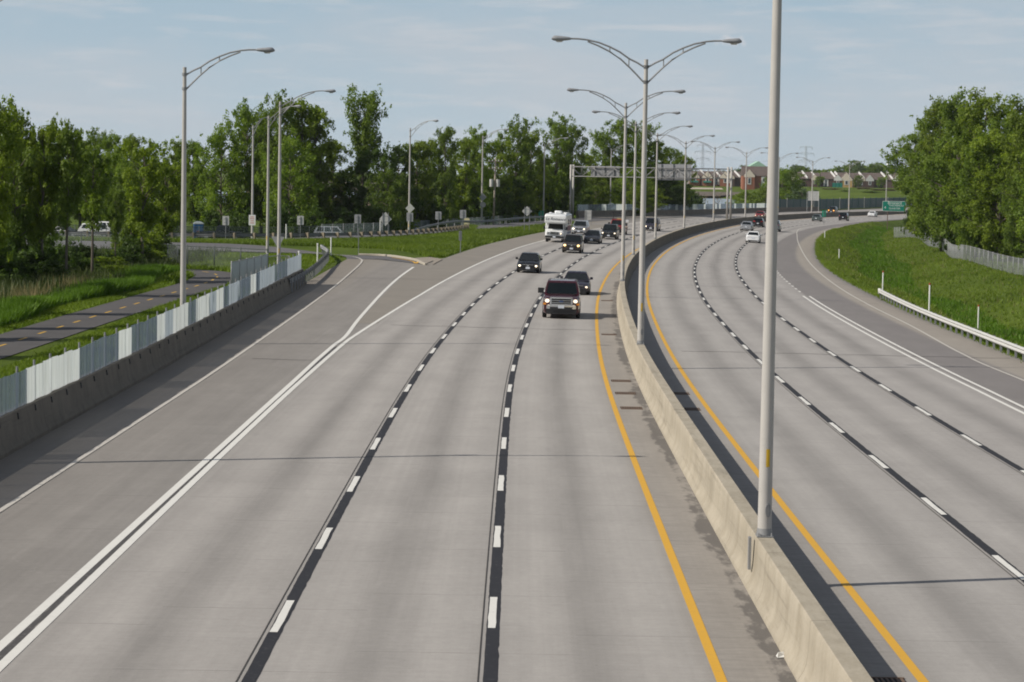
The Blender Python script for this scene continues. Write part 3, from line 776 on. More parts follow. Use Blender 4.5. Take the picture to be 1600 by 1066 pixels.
# ------------------------------------------------------------------ lamp poles
ARM_U = [(.10, -.25), (.36, -.09), (.68, .06), (1.07, .33), (1.48, .53), (1.93, .70), (2.4, .80), (2.75, .835), (3.12, .84)]
ARM_L = [(.10, -.86), (.35, -.60), (.62, -.33), (1.03, .04), (1.48, .34), (1.93, .56), (2.38, .735)]
def lamp_parts(root, H, arms, base_r=.135, tag_z=1.35, tag_ang=-1.40):
    mb = MB(); mb.tube([(0, 0, 0), (0, 0, H * .5), (0, 0, H)], [base_r, base_r * .82, base_r * .60], 20); mb.tube([(0, 0, H), (0, 0, H + .05)], base_r * .62, 14)
    pole = mb.build('pole', M_POLE, root, True, 40)
    mb = MB(); mb.box((0, 0, .012), (.31, .33, .024)); mb.tube([(0, 0, .04), (0, 0, .16)], [base_r + .012, base_r + .004], 16)
    for sx in (-1, 1):
        for sy in (-1, 1): mb.tube([(sx * .125, sy * .135, .02), (sx * .125, sy * .135, .08)], .016, 6)
    mb.build('base_plate', M_GALV, root, True, 40)
    mb = MB(); a = -1.25; rr_ = []
    for q, out in ((1.0, .004), (1.0, .016), (.86, .022)):
        rr_.append([((base_r + out) * math.cos(a + q * .42 * math.cos(t)), (base_r + out) * math.sin(a + q * .42 * math.cos(t)), .52 + q * .135 * math.sin(t)) for t in [2 * math.pi * k / 14 for k in range(14)]])
    mb.rings(rr_)
    mb.build('hand_hole_cover', M_GALV, root)
    mb = MB(); r1 = base_r * .985
    for k in range(4):
        a0, a1 = tag_ang + k * .14 - .28, tag_ang + (k + 1) * .14 - .28
        mb.quad((r1 * math.cos(a0), r1 * math.sin(a0), tag_z), (r1 * math.cos(a1), r1 * math.sin(a1), tag_z), (r1 * math.cos(a1), r1 * math.sin(a1), tag_z + .34), (r1 * math.cos(a0), r1 * math.sin(a0), tag_z + .34))
    mb.build('number_tag', M_YTAG, root)
    for sgn in arms:
        mb = MB()
        mb.tube([(sgn * x, 0, H + z) for x, z in ARM_U], .036, 8); mb.tube([(sgn * x, 0, H + z) for x, z in ARM_L], .034, 8)
        for (x, a, b) in ((.70, -.25, .07), (1.48, .34, .53)): mb.tube([(sgn * x, 0, H + a), (sgn * x, 0, H + b)], .026, 6)
        for z in (-.25, -.86): mb.tube([(0, 0, H + z - .06), (0, 0, H + z + .06)], base_r * .60 + .03, 14); 
        arm = mb.build('arm', M_GALV, root, True, 40)
        mb = MB(); R = []
        for x, w, lo, hi in ((3.04, .05, .80, .87), (3.12, .09, .775, .90), (3.30, .125, .75, .925), (3.60, .15, .73, .955), (3.74, .14, .74, .955), (3.84, .07, .79, .86)):
            R.append([(sgn * x, w * math.cos(t), H + (hi + lo) / 2 + (hi - lo) / 2 * math.sin(t)) for t in [2 * math.pi * k / 10 for k in range(10)]])
        mb.rings(R); head = mb.build('lamp_head', M_LAMP, root, True, 50)
        mb = MB(); mb.rings([[(sgn * (3.52 + .16 * math.cos(t)), .10 * math.sin(t), H + .742) for t in [2 * math.pi * k / 10 for k in range(10)]], [(sgn * (3.53 + .10 * math.cos(t)), .06 * math.sin(t), H + .69) for t in [2 * math.pi * k / 10 for k in range(10)]]])
        mb.build('lens', M_LENS, head, True, 50)
ord_ = ['nearest tall grey lamp pole on the median barrier, its top out of the picture', 'double armed lamp pole on the median, second along the barrier and tallest in full view',
        'double armed lamp pole on the median just left of the tallest one', 'double armed lamp pole on the median half hidden behind the tallest pole', 'fifth double armed median lamp pole, beside the dark minivan',
        'sixth double armed median lamp pole, in front of the right sign panel of the gantry', 'seventh double armed median lamp pole, just left of the right gantry legs', 'eighth double armed median lamp pole, just right of the gantry legs',
        'ninth double armed median lamp pole, right beside the nearest pole', 'tenth double armed median lamp pole, beside the grey sign back', 'eleventh double armed median lamp pole, above the black car driving away', 'farthest double armed median lamp pole, above the green exit sign']
GP = 'double armed lamp poles along the median'
proto = None
for i, (x, y) in enumerate(POLE_XY):
    x = xm(y); z = zroad(x, y) + 1.0; rz = -math.atan(slope(y))
    if proto is None:
        proto = thing('street_lamp', 'double arm lamp', 'street lamp', (x, y, z), rz, GP); lamp_parts(proto, 11.5, (-1, 1)); proto['label'] = ord_[0]
    else: dup(proto, ord_[i], (x, y, z), rz, None, GP)
GL = 'single armed lamp poles on the left'
lamp1 = [((-14.75, 62.3), 0, 1.0, 0.35, 'single armed lamp pole behind the left screens, outside the picture'),
         (tuple(at_d(286, 470, 106)[:2]), 0, 1.0, .35, 'tallest single armed lamp pole, behind the left screen fence beside the path'),
         (tuple(at_d(435.5, 415, 167)[:2]), 0, 1.0, None, 'single armed lamp pole beside the end of the left screen fence'),
         (tuple(at_d(417.8, 402, 203)[:2]), rad(-40), 1.0, None, 'single armed lamp pole on a dark footing at the grass edge of the access road'),
         (tuple(at_d(394, 372, 254)[:2]), rad(72), 1.0, None, 'single armed lamp pole carrying a small red and white sign'),
         (tuple(at_d(639, 357, 312)[:2]), rad(-25), 1.09, None, 'single armed lamp pole with a grey diamond sign back on it'),
         (tuple(at_d(752.5, 345, 352)[:2]), rad(-22), 1.09, None, 'single armed lamp pole carrying a diamond and a round sign back'),
         (tuple(at_d(849, 337, 392)[:2]), rad(-18), 1.09, None, 'single armed lamp pole above the white motor home'),
         (tuple(at_d(953.5, 325, 446)[:2]), rad(-12), 1.05, None, 'single armed lamp pole behind the left sign panel of the gantry')]
tops = [None, (289, 107), (437, 160), (417.5, 182), (396, 197), (641.5, 201), (754, 213), (850.5, 225), (955, 233)]
proto1 = None
for ((x, y), rz, sc, dz, lb_), tp in zip(lamp1, tops):
    z = zg(x, y)
    if tp: sc = (at_d(tp[0], tp[1], y).z - z) / 11.8
    if proto1 is None:
        proto1 = thing('street_lamp', lb_, 'street lamp', (x, y, z), rz, GL); lamp_parts(proto1, 11.8, (1,))
    else: dup(proto1, lb_, (x, y, z), rz, (min(sc, 1.06), min(sc, 1.06), sc), GL)
fp = thing('lamp_footing', 'dark square concrete footing under a lamp pole at the access road', 'footing', tuple(on(*lamp1[3][0])))
mb = MB(); mb.rings([[(-.5, -.5, -.1), (.5, -.5, -.1), (.5, .5, -.1), (-.5, .5, -.1)], [(-.4, -.4, .0), (.4, -.4, .0), (.4, .4, .0), (-.4, .4, .0)]]); mb.build('footing_block', M_BARL, fp)

# ------------------------------------------------------------------ mesh and slat fences
def mesh_mat(name, c, op):
    t = NT(name); a = t.bsdf(c, .5, .4); tp = t.n('ShaderNodeBsdfTransparent'); m = t.n('ShaderNodeMixShader')
    p = t.pos(); n = t.noise(p, .6, 3)
    f = t.rng(n, .3, .7, op * .75, op * 1.25); t.t.links.new(f, m.inputs[0]); t.t.links.new(tp.outputs[0], m.inputs[1]); t.t.links.new(a, m.inputs[2]); return t.done(m.outputs[0])
M_MESH = mesh_mat('chain_link', (.36, .40, .41), .13); M_MESHD = mesh_mat('dark_chain_link', (.10, .115, .115), .42)
M_SLAT = plain('grey_slats', (.44, .47, .49), .55, .1, .15, 1.0); M_BSLAT = plain('blue_grey_slats', (.30, .36, .385), .55, .1, .12, 1.0)
M_DPOST = plain('dark_green_post', (.05, .065, .06), .6)
def wire_fence(name, label, pts, H, spacing, post_m, mesh_m, slats=None, slat_step=.2, slat_w=.07, slat_from=0, braces=(), z=0.0, top_r=.03):
    root = thing(name, label, 'fence', (0, 0, 0))
    c = resample(pts, .8); top = MB(); sheet = MB()
    zt = [zg(p.x, p.y) + z for p in c]
    if mesh_m: sheet.strip([Vector((p.x, p.y, a + .04)) for p, a in zip(c, zt)], [Vector((p.x, p.y, a + H)) for p, a in zip(c, zt)]); sheet.build('mesh_sheet', mesh_m, root, fix=False)
    top.tube([Vector((p.x, p.y, a + H)) for p, a in zip(c, zt)], top_r, 6); top.build('top_rail', post_m, root, True)
    for p in resample(pts, spacing)[:100]:
        mb = MB(); mb.tube([(p.x, p.y, zg(p.x, p.y) + z - .1), (p.x, p.y, zg(p.x, p.y) + z + H + .08)], .042, 8); mb.build('fence_post', post_m, root, True)
    if slats:
        sl = MB(); ps = resample(pts, slat_step); rr = random.Random(5)
        for i, p in enumerate(ps):
            if i < slat_from * len(ps): continue
            d = (ps[min(i + 1, len(ps) - 1)] - ps[max(i - 1, 0)]); a = math.atan2(d.y, d.x); zz = zg(p.x, p.y) + z
            sl.box((p.x, p.y, zz + H / 2 + rr.uniform(-.02, .02)), (slat_w, .018, H - .06), a)
        sl.build('slats', slats, root)
    return root
sl1 = [tuple(gnd(361.5, 452)[:2]), tuple(gnd(418, 436)[:2])]
wire_fence('slat_fence', 'blue grey slatted fence panel standing beside the path end', sl1, 1.62, 3.0, M_GALV, M_MESH, M_BSLAT, .16, .12)
wire_fence('short_mesh_fence', 'low chain link fence joining the slatted panel to the barrier screens', [sl1[1], (-15.4, 163.5), (-14.3, 160.5)], 1.45, 2.6, M_GALV, M_MESH)
wire_fence('chain_link_fence', 'chain link fence with dark posts between the path and the access road', [(-17.2, 167.5), (-21.2, 172.3), (-23.6, 174.5), tuple(gnd(262, 414)[:2]), (-33.4, 203), (-40, 206.5), (-60, 208)], 1.55, 3.4, M_DPOST, M_MESH)
wire_fence('dark_mesh_fence', 'dark mesh fence behind the on-ramp guardrail at the edge of the trees', [(-80, 279), (-52, 280), (-36, 282), (-27, 285.5), tuple(at_d(500, 365, 296)[:2])], 2.0, 3.6, M_DPOST, M_MESHD)
rf = [tuple(at_d(503, 365, 297)[:2]), tuple(at_d(559, 360, 306)[:2]), tuple(at_d(592, 358, 312)[:2]), tuple(at_d(640, 354, 324)[:2]), tuple(at_d(722, 346, 352)[:2]), tuple(at_d(785, 342, 378)[:2]), tuple(at_d(850, 338, 400)[:2]), tuple(at_d(888, 336, 408)[:2])]
wire_fence('ramp_slat_fence', 'long grey slatted fence along the far side of the on-ramp', rf, 1.95, 2.9, M_GALV, M_MESH, M_BSLAT, .42, .09, 0, z=.2)
rfence = [(at_d(1600, 420, 250).x + 3.5, 236)] + [tuple(at_d(px, 400, d)[:2]) for px, d in ((1640, 240), (1600, 256), (1551, 274), (1505, 294), (1469, 342), (1433, 392), (1414, 408), (1396, 420))]
wire_fence('verge_slat_fence', 'pale grey slatted fence below the big trees on the right', rfence[::-1][0:9], 1.8, 3.0, M_GALV, M_MESH, plain('pale_slats', (.36, .375, .385), .6, 0), .46, .07)

# ------------------------------------------------------------------ delineator posts
M_WPOST = plain('white_plastic', (.80, .80, .77), .45, 0, .08, 3)
M_RED = plain('red_reflector', (.35, .05, .02), .4)
def delineator(pt, H, label, r=.055, cap=None):
    root = thing('marker_post', label, 'marker post', tuple(pt), 0, 'white marker posts along the roadside')
    mb = MB(); mb.tube([(0, 0, -.1), (0, 0, H)], [r, r * .9], 10); mb.build('post', M_WPOST, root, True, 40)
    mb = MB(); mb.tube([(0, 0, H), (0, 0, H + .12)], r * 1.1, 10); mb.build('reflector_cap', cap or M_WPOST, root, True, 40)
for px, py, H, lb_ in ((1451.6, 489, 1.75, 'white marker post with a dark cap, second along the right guardrail'), (1528, 518, 1.75, 'white marker post with a red cap beside the right guardrail, nearest the picture edge'), (1379, 457, 1.5, 'white marker post at the start of the right guardrail')):
    p = gnd(px, py); n = Vector((.35, 0, 0)); p = onroad(Roff(p.y) + 1.15, p.y); p = at_d(px, py, p.y); p.z = zg(p.x, p.y); delineator(p, H, lb_, .05, M_RED)
for px, py, H, lb_ in ((1311, 404, .95, 'small white marker post alone in the right grass, the nearer of two'), (1288.6, 372, .9, 'small white marker post alone in the right grass, the farther of two')):
    p = gnd(px, py); delineator(p, H, lb_, .06, M_WPOST)
for px, py, d, H, lb_ in ((496, 412, None, 1.5, 'white marker post behind the short guardrail at the barrier end'), (517, 401, None, 1.5, 'white marker post at the free end of the short guardrail'), (467, 420, 163, 1.9, 'white marker post at the last screen panel of the left fence'),
                       (447, 376.5, None, 1.55, 'white marker post beside the on-ramp guardrail left of the grey parked van'), (594, 364, 278, 1.35, 'white marker post at the start of the far guardrail'), (665, 355, 322, 1.5, 'white marker post above the far guardrail beside the diamond sign'),
                       (789, 342, 372, 1.4, 'white marker post by the far guardrail left of the two legged diamond sign'), (840.6, 338, 392, 1.4, 'white marker post by the far guardrail behind the motor home')):
    p = gnd(px, py) if d is None else at_d(px, py, d)
    p.z = zg(p.x, p.y); delineator(p, H, lb_, .06)

# ------------------------------------------------------------------ signs
M_BACK = plain('grey_sign_back', (.34, .345, .355), .55, 0, .10, 2)
M_BACKL = plain('pale_sign_back', (.52, .52, .50), .55, 0, .10, 2)
M_GREEN = plain('green_sign_face', (.0, .20, .145), .4)
M_GREEN2 = plain('bright_green_sign', (.01, .28, .17), .4)
M_SWHITE = plain('white_sign_face', (.78, .78, .76), .4, 0, .04)
M_PINK = plain('faded_red_sign', (.62, .30, .28), .5)
def rrect(w, h, r=.06, n=4):
    return [(sx * (w / 2 - r) + r * math.cos(a), sz * (h / 2 - r) + r * math.sin(a)) for sx, sz, a0 in ((1, 1, 0), (-1, 1, math.pi / 2), (-1, -1, math.pi), (1, -1, 3 * math.pi / 2)) for a in [a0 + k * math.pi / 2 / n for k in range(n + 1)]]
def sign(px, base_py, d, z_lo, z_hi, shape, label, legs=(0,), mat=None, w=None, rz=0.0, name='road_sign', face=None, cat='road sign', post=M_GALV, base=None):
    kk = 1.0
    if base is None:
        p = at_d(px, base_py, d)
        if d < 380: p = gnd(px, base_py); kk = p.y / d
    else: p = base
    p.z = zg(p.x, p.y); z_lo, z_hi = z_lo * kk, z_hi * kk; legs = [q * kk for q in legs]; w = w * kk if w else w
    root = thing(name, label, cat, tuple(p), rz)
    h = z_hi - z_lo; w = w or h; cz = (z_lo + z_hi) / 2
    poly = {'rect': rrect(w, h), 'diamond': [(0, h / 2), (-w / 2, 0), (0, -h / 2), (w / 2, 0)], 'yield': [(-w / 2, h / 2), (0, -h / 2), (w / 2, h / 2)],
            'round': [(w / 2 * math.cos(k * math.pi / 10), h / 2 * math.sin(k * math.pi / 10)) for k in range(20)]}[shape]
    mb = MB(); mb.prism([(x, z + cz) for x, z in poly], -.012, .012, 'y'); mb.build('sign_panel', mat or M_BACK, root)
    for lx_ in legs:
        mb = MB(); mb.box((lx_, -.045, (z_hi - .06) / 2), (.06, .05, z_hi - .06)); mb.build('sign_post', post, root)
    if len(legs) and shape != 'yield':
        for z in (cz - h * .2, cz + h * .2): mb = MB(); mb.box((0, -.021, z), (w * .55 if shape != 'diamond' else w * .5, .014, .04)); mb.build('stiffener', post, root)
    return root
D1 = 262
sign(352.5, 377, 263, 1.75, 2.75, 'rect', 'pale rectangular sign back, leftmost along the on-ramp guardrail', w=.72, mat=M_BACKL)
sign(469, 376.5, 264, 1.75, 2.75, 'rect', 'pale rectangular sign back between two lamp poles and the grey parked van', w=.72, mat=M_BACKL)
sign(558.5, 376, 272, 1.95, 2.95, 'rect', 'grey rectangular sign back left of the big diamond sign', w=.75)
sign(602, 373, 279, 1.45, 3.1, 'diamond', 'big pale diamond sign back on two posts by the on-ramp guardrail', legs=(-.32, .32), mat=M_BACKL, w=1.42)
sign(640, 371, 288, 1.9, 2.95, 'rect', 'grey rectangular sign back under the diamond on a lamp pole', w=.78)
sign(684.5, 368, 302, 2.0, 3.0, 'rect', 'grey rectangular sign back right of the lamp pole with the diamond', w=.76)
sign(723, 363, 318, 1.85, 2.95, 'rect', 'grey rectangular sign back beside the thick white post', w=.82)
sign(823, 362.5, 322, 2.1, 3.45, 'diamond', 'pale diamond sign back on two posts left of the motor home', legs=(-.33, .33), mat=M_BACKL, w=1.36)
sign(919, 352, 345, .75, 2.15, 'rect', 'white rectangular sign on two thin posts on the far shoulder', legs=(-.42, .42), mat=M_BACKL, w=1.0)
sign(434, 398, 206, .55, 1.55, 'yield', 'grey back of a triangular yield sign behind a lamp pole', w=1.15, legs=(0,), mat=M_BACK)
sign(560, 399, None, 2.2, 2.3, 'rect', 'thin bare sign post standing at the kerb of the access road', w=.1, base=gnd(560, 398.5))
sign(719, 397, None, 1.15, 2.05, 'rect', 'narrow upright hazard marker on a post at the gore grass corner', w=.30, base=gnd(719, 396), rz=rad(35))
# plates fixed to lamp poles are signs of their own
def plate(px, py, d, w, h, shape, label, mat, rz=0.0):
    p = at_d(px, py, d); root = thing('pole_sign', label, 'road sign', tuple(p), rz)
    poly = {'rect': rrect(w, h, .05), 'diamond': [(0, h / 2), (-w / 2, 0), (0, -h / 2), (w / 2, 0)], 'round': [(w / 2 * math.cos(k * math.pi / 8 + .39), h / 2 * math.sin(k * math.pi / 8 + .39)) for k in range(16)]}[shape]
    mb = MB(); mb.prism(poly, -.012, .012, 'y'); mb.build('sign_panel', mat, root)
    for z in (-h * .2, h * .2): mb = MB(); mb.box((0, .1, z), (.12, .18, .04)); mb.build('bracket', M_GALV, root)
    return root
pr = plate(394, 344, 253.7, .72, 1.1, 'rect', 'small faded red and white sign on a lamp pole left of the ramp', M_SWHITE)
mb = MB()
for z, w_ in ((.33, .4), (.14, .46), (-.08, .36), (-.3, .44)): mb.box((0, -.016, z), (w_, .006, .09))
mb.build('sign_lettering', M_PINK, pr)
plate(640.7, 325.5, 311.6, 1.2, 1.25, 'diamond', 'grey diamond sign back fixed to a lamp pole above a square sign', M_BACKL)
plate(754.5, 308, 351.6, 1.1, 1.1, 'diamond', 'grey diamond sign back fixed high on a lamp pole right of the ramp', M_BACK)
plate(754.5, 320, 351.6, .85, .85, 'round', 'grey round sign back fixed to a lamp pole under a diamond', M_BACK)
# thick white post with yellow head
p = at_d(729, 357, 324); p.z = zg(p.x, p.y); root = thing('ramp_signal', 'thick white post with a cream yellow head at the guardrail end', 'signal post', tuple(p))
mb = MB(); mb.tube([(0, 0, 0), (0, 0, 2.0)], .14, 10); mb.build('post', M_WPOST, root, True)
mb = MB(); mb.prism(rrect(.75, 1.1, .2), -.2, .2, 'y'); mb.v = [(a + .02, b, c + 1.75) for a, b, c in mb.v]; mb.build('signal_head', plain('cream_yellow', (.66, .60, .36), .5), root)
# small green plates
sign(845.5, 337, 391, 1.6, 2.9, 'rect', 'small bright green plate beside a lamp pole above the motor home', mat=M_GREEN2, w=.85)
g2 = gnd(1287, 352); sign(1287, 352, None, 1.55, 2.75, 'rect', 'small bright green marker plate on a post in the right verge', mat=M_GREEN2, w=.72, base=g2)
# big sign back at the far end, two white posts
sign(1270.5, 326, 610, 3.0, 5.4, 'rect', 'large pale grey sign back on two white posts left of the green fence', legs=(-1.6, 1.35), mat=M_BACKL, w=2.7, post=M_WPOST)
# green exit sign
def text(body, size, loc, mat, parent, name='sign_lettering', ext=.004, align='CENTER', rot=(math.pi / 2, 0, 0), shear=0.0):
    cu = bpy.data.curves.new(name, 'FONT'); cu.body = body; cu.size = size; cu.align_x = align; cu.align_y = 'CENTER'; cu.extrude = ext; cu.shear = shear; cu.resolution_u = 3
    tmp = bpy.data.objects.new('tmp', cu); COL.objects.link(tmp); dg = bpy.context.evaluated_depsgraph_get(); dg.update()
    me = bpy.data.meshes.new_from_object(tmp.evaluated_get(dg)); bpy.data.objects.remove(tmp); me.materials.clear(); me.materials.append(mat); me.name = name
    o = bpy.data.objects.new(name, me); o.location = loc; o.rotation_euler = rot; return link(o, parent)
ex = at_d(1386.7, 344, 500); ex.z = zg(ex.x, ex.y)
ez = at_d(1397, 322.4, 500)
root = thing('exit_sign', 'green motorway exit sign with white lettering half hidden by the right hand trees', 'road sign', tuple(ex), rad(-4))
cx, cz_ = ez.x - ex.x, ez.z - ex.z; w_, h_ = 4.85, 2.1
mb = MB(); mb.prism([(x + cx, z + cz_) for x, z in rrect(w_, h_, .22, 5)], -.02, .02, 'y'); pan = mb.build('sign_panel', M_SWHITE, root)
mb = MB(); mb.prism([(x + cx, z + cz_) for x, z in rrect(w_ - .14, h_ - .14, .17, 5)], -.026, -.021, 'y'); mb.build('sign_face', M_GREEN, pan)
mb = MB(); mb.box((cx, -.03, cz_ + .38), (w_ - .2, .006, .05)); mb.box((cx - w_ / 2 + 1.05, -.03, cz_ - .31), (.05, .006, 1.32)); mb.build('divider', M_GREEN2, pan)
text('Brossard', .80, (cx + .1, -.030, cz_ + .66), M_SWHITE, pan); text('4', .74, (cx - w_ / 2 + .58, -.030, cz_ - .32), M_SWHITE, pan)
text('TASCHEREAU', .50, (cx + .42, -.030, cz_ + .12), M_SWHITE, pan); text('QUARTIER', .50, (cx + .1, -.030, cz_ - .48), M_SWHITE, pan)
mb = MB(); mb.box((0, .06, cz_ / 2 + .3), (.16, .10, cz_ + .6)); mb.build('sign_post', plain('brown_steel_post', (.16, .11, .09), .6), root)

# ------------------------------------------------------------------ sign gantry
A = at_d(891.5, 335, 402); B = at_d(1136.5, 345, 398); A.z = zg(A.x, A.y); 
B.x, B.y = xm(397.5), 397.5; B.z = zroad(B.x, B.y) + 1.0
zt0, zt1 = 7.62, 9.22
dirv = (Vector((B.x, B.y, 0)) - Vector((A.x, A.y, 0))); Lg = dirv.length; ang = math.atan2(dirv.y, dirv.x)
gan = thing('sign_gantry', 'grey steel truss gantry spanning the left carriageway with two sign backs', 'gantry', (A.x, A.y, A.z), ang)
dzB = B.z - A.z
for ux, z0 in ((0, 0), (.0, 0), (Lg, dzB), (Lg, dzB)):
    pass
for ux, z0, sy in ((0, 0, -.55), (.28, 0, .55), (Lg - .2, dzB, -.55), (Lg + .28, dzB, .55)):
    mb = MB(); mb.tube([(ux, sy, z0 - .1), (ux, sy, zt1 - A.z + .35)], .17, 12); mb.build('gantry_post', M_POLE, gan, True)
mb = MB(); za, zb = zt0 - A.z, zt1 - A.z
for sy in (-.5, .5):
    for z in (za, zb): mb.tube([(0, sy, z), (Lg, sy, z)], .085, 8)
    n = 15
    for k in range(n):
        x0, x1 = Lg * k / n, Lg * (k + 1) / n
        mb.tube([(x0, sy, za if k % 2 else zb), (x1, sy, zb if k % 2 else za)], .045, 6)
        if sy < 0: mb.tube([(x0, -sy, za if k % 2 else zb), (x1, -sy, zb if k % 2 else za)], .02, 5)
        mb.tube([(x0, sy, za), (x0, sy, zb)], .03, 5)
for k in range(8): mb.tube([(Lg * k / 7, -.5, zb), (Lg * k / 7, .5, zb)], .03, 5)
mb.build('truss', plain('weathered_truss_steel', (.25, .25, .25), .6, 0, .12, 2, spec=.3), gan, True)
def gsign(px0, px1, py0, py1):
    u0 = (at_d((px0), 260, 400).x - A.x) / math.cos(ang); u1 = (at_d((px1), 260, 400).x - A.x) / math.cos(ang)
    h0 = at_d((px0 + px1) / 2, py1, 400).z - A.z; h1 = at_d((px0 + px1) / 2, py0, 400).z - A.z
    mb = MB(); mb.box(((u0 + u1) / 2, .72, (h0 + h1) / 2), (u1 - u0, .05, h1 - h0)); sp = mb.build('sign_back', M_BACK, gan)
    mb = MB()
    for k in range(3): mb.box((u0 + (u1 - u0) * (k + .5) / 3, .64, (h0 + h1) / 2), (.12, .10, h1 - h0 + .1))
    mb.build('sign_bracket', M_DPOST, sp)
gsign(923, 967.5, 259.6, 275.4); gsign(1024, 1079, 256.8, 282)
# ------------------------------------------------------------------ vehicles
M_GLASS = (lambda t: t.done(t.bsdf((.007, .010, .011), .04, spec=.45)))(NT('car_glass'))
M_TYRE = plain('tyre_rubber', (.014, .014, .015), .8, 0, .2)
M_RIM = plain('alloy_rim', (.42, .43, .44), .35, .7, .1)
M_CHROME = plain('chrome', (.70, .72, .74), .14, .95, .04)
M_TRIM = plain('black_trim', (.016, .016, .018), .5, 0, .15)
M_TAIL = plain('tail_lamp_red', (.36, .02, .02), .25, coat=.4)
M_PLATE = plain('number_plate', (.62, .66, .72), .4)
M_AMBER = plain('amber_lamp', (.75, .28, .03), .3)
M_LOFF = plain('headlamp_glass', (.30, .31, .32), .15, .3, coat=.5)
M_LON = glow('lit_headlamp', (1.0, .84, .64), 1.25)
M_LONW = glow('lit_bright_headlamp', (1.0, .84, .60), 2.6)
M_LONY = glow('lit_yellow_headlamp', (1.0, .66, .26), 3.0)
M_LONO = glow('lit_amber_lamp', (1.0, .42, .08), 3.0)
M_BRAKE = glow('lit_brake_lamp', (1.0, .10, .05), 2.5)
def car_paint(name, c, metal=.35, rough=.28):
    return plain(name, c, rough, metal, .05, 1.2, coat=.6)
SHAPES = {
 # L, W, H, belt, hood_z, deck_z, (y of: windscreen base, roof front, roof rear, rear glass base) from the nose, wheel r, axle positions, roof half width factor
 'sedan':  dict(L=4.7, W=1.80, H=1.44, belt=.93, hood=.80, nose=.62, deck=.98, ys=(1.30, 2.10, 3.25, 4.05), r=.32, ax=(.88, 3.62), rw=.70),
 'hatch':  dict(L=4.1, W=1.75, H=1.50, belt=.96, hood=.88, nose=.66, deck=.98, ys=(1.00, 1.85, 3.35, 3.92), r=.31, ax=(.80, 3.35), rw=.72),
 'suv':    dict(L=4.6, W=1.86, H=1.76, belt=1.10, hood=1.02, nose=.84, deck=1.10, ys=(1.25, 1.85, 4.00, 4.45), r=.36, ax=(.90, 3.60), rw=.78),
 'big_suv': dict(L=5.7, W=2.03, H=1.98, belt=1.28, hood=1.22, nose=1.06, deck=1.28, ys=(1.55, 2.05, 5.10, 5.55), r=.40, ax=(1.00, 4.45), rw=.80),
 'van':    dict(L=5.0, W=1.95, H=1.78, belt=1.05, hood=.96, nose=.72, deck=1.05, ys=(.95, 1.75, 4.55, 4.92), r=.34, ax=(.92, 3.95), rw=.78),
 'pickup': dict(L=5.8, W=2.0, H=1.92, belt=1.22, hood=1.16, nose=1.00, deck=1.15, ys=(1.55, 2.05, 3.15, 3.45), r=.40, ax=(1.0, 4.55), rw=.80),
}
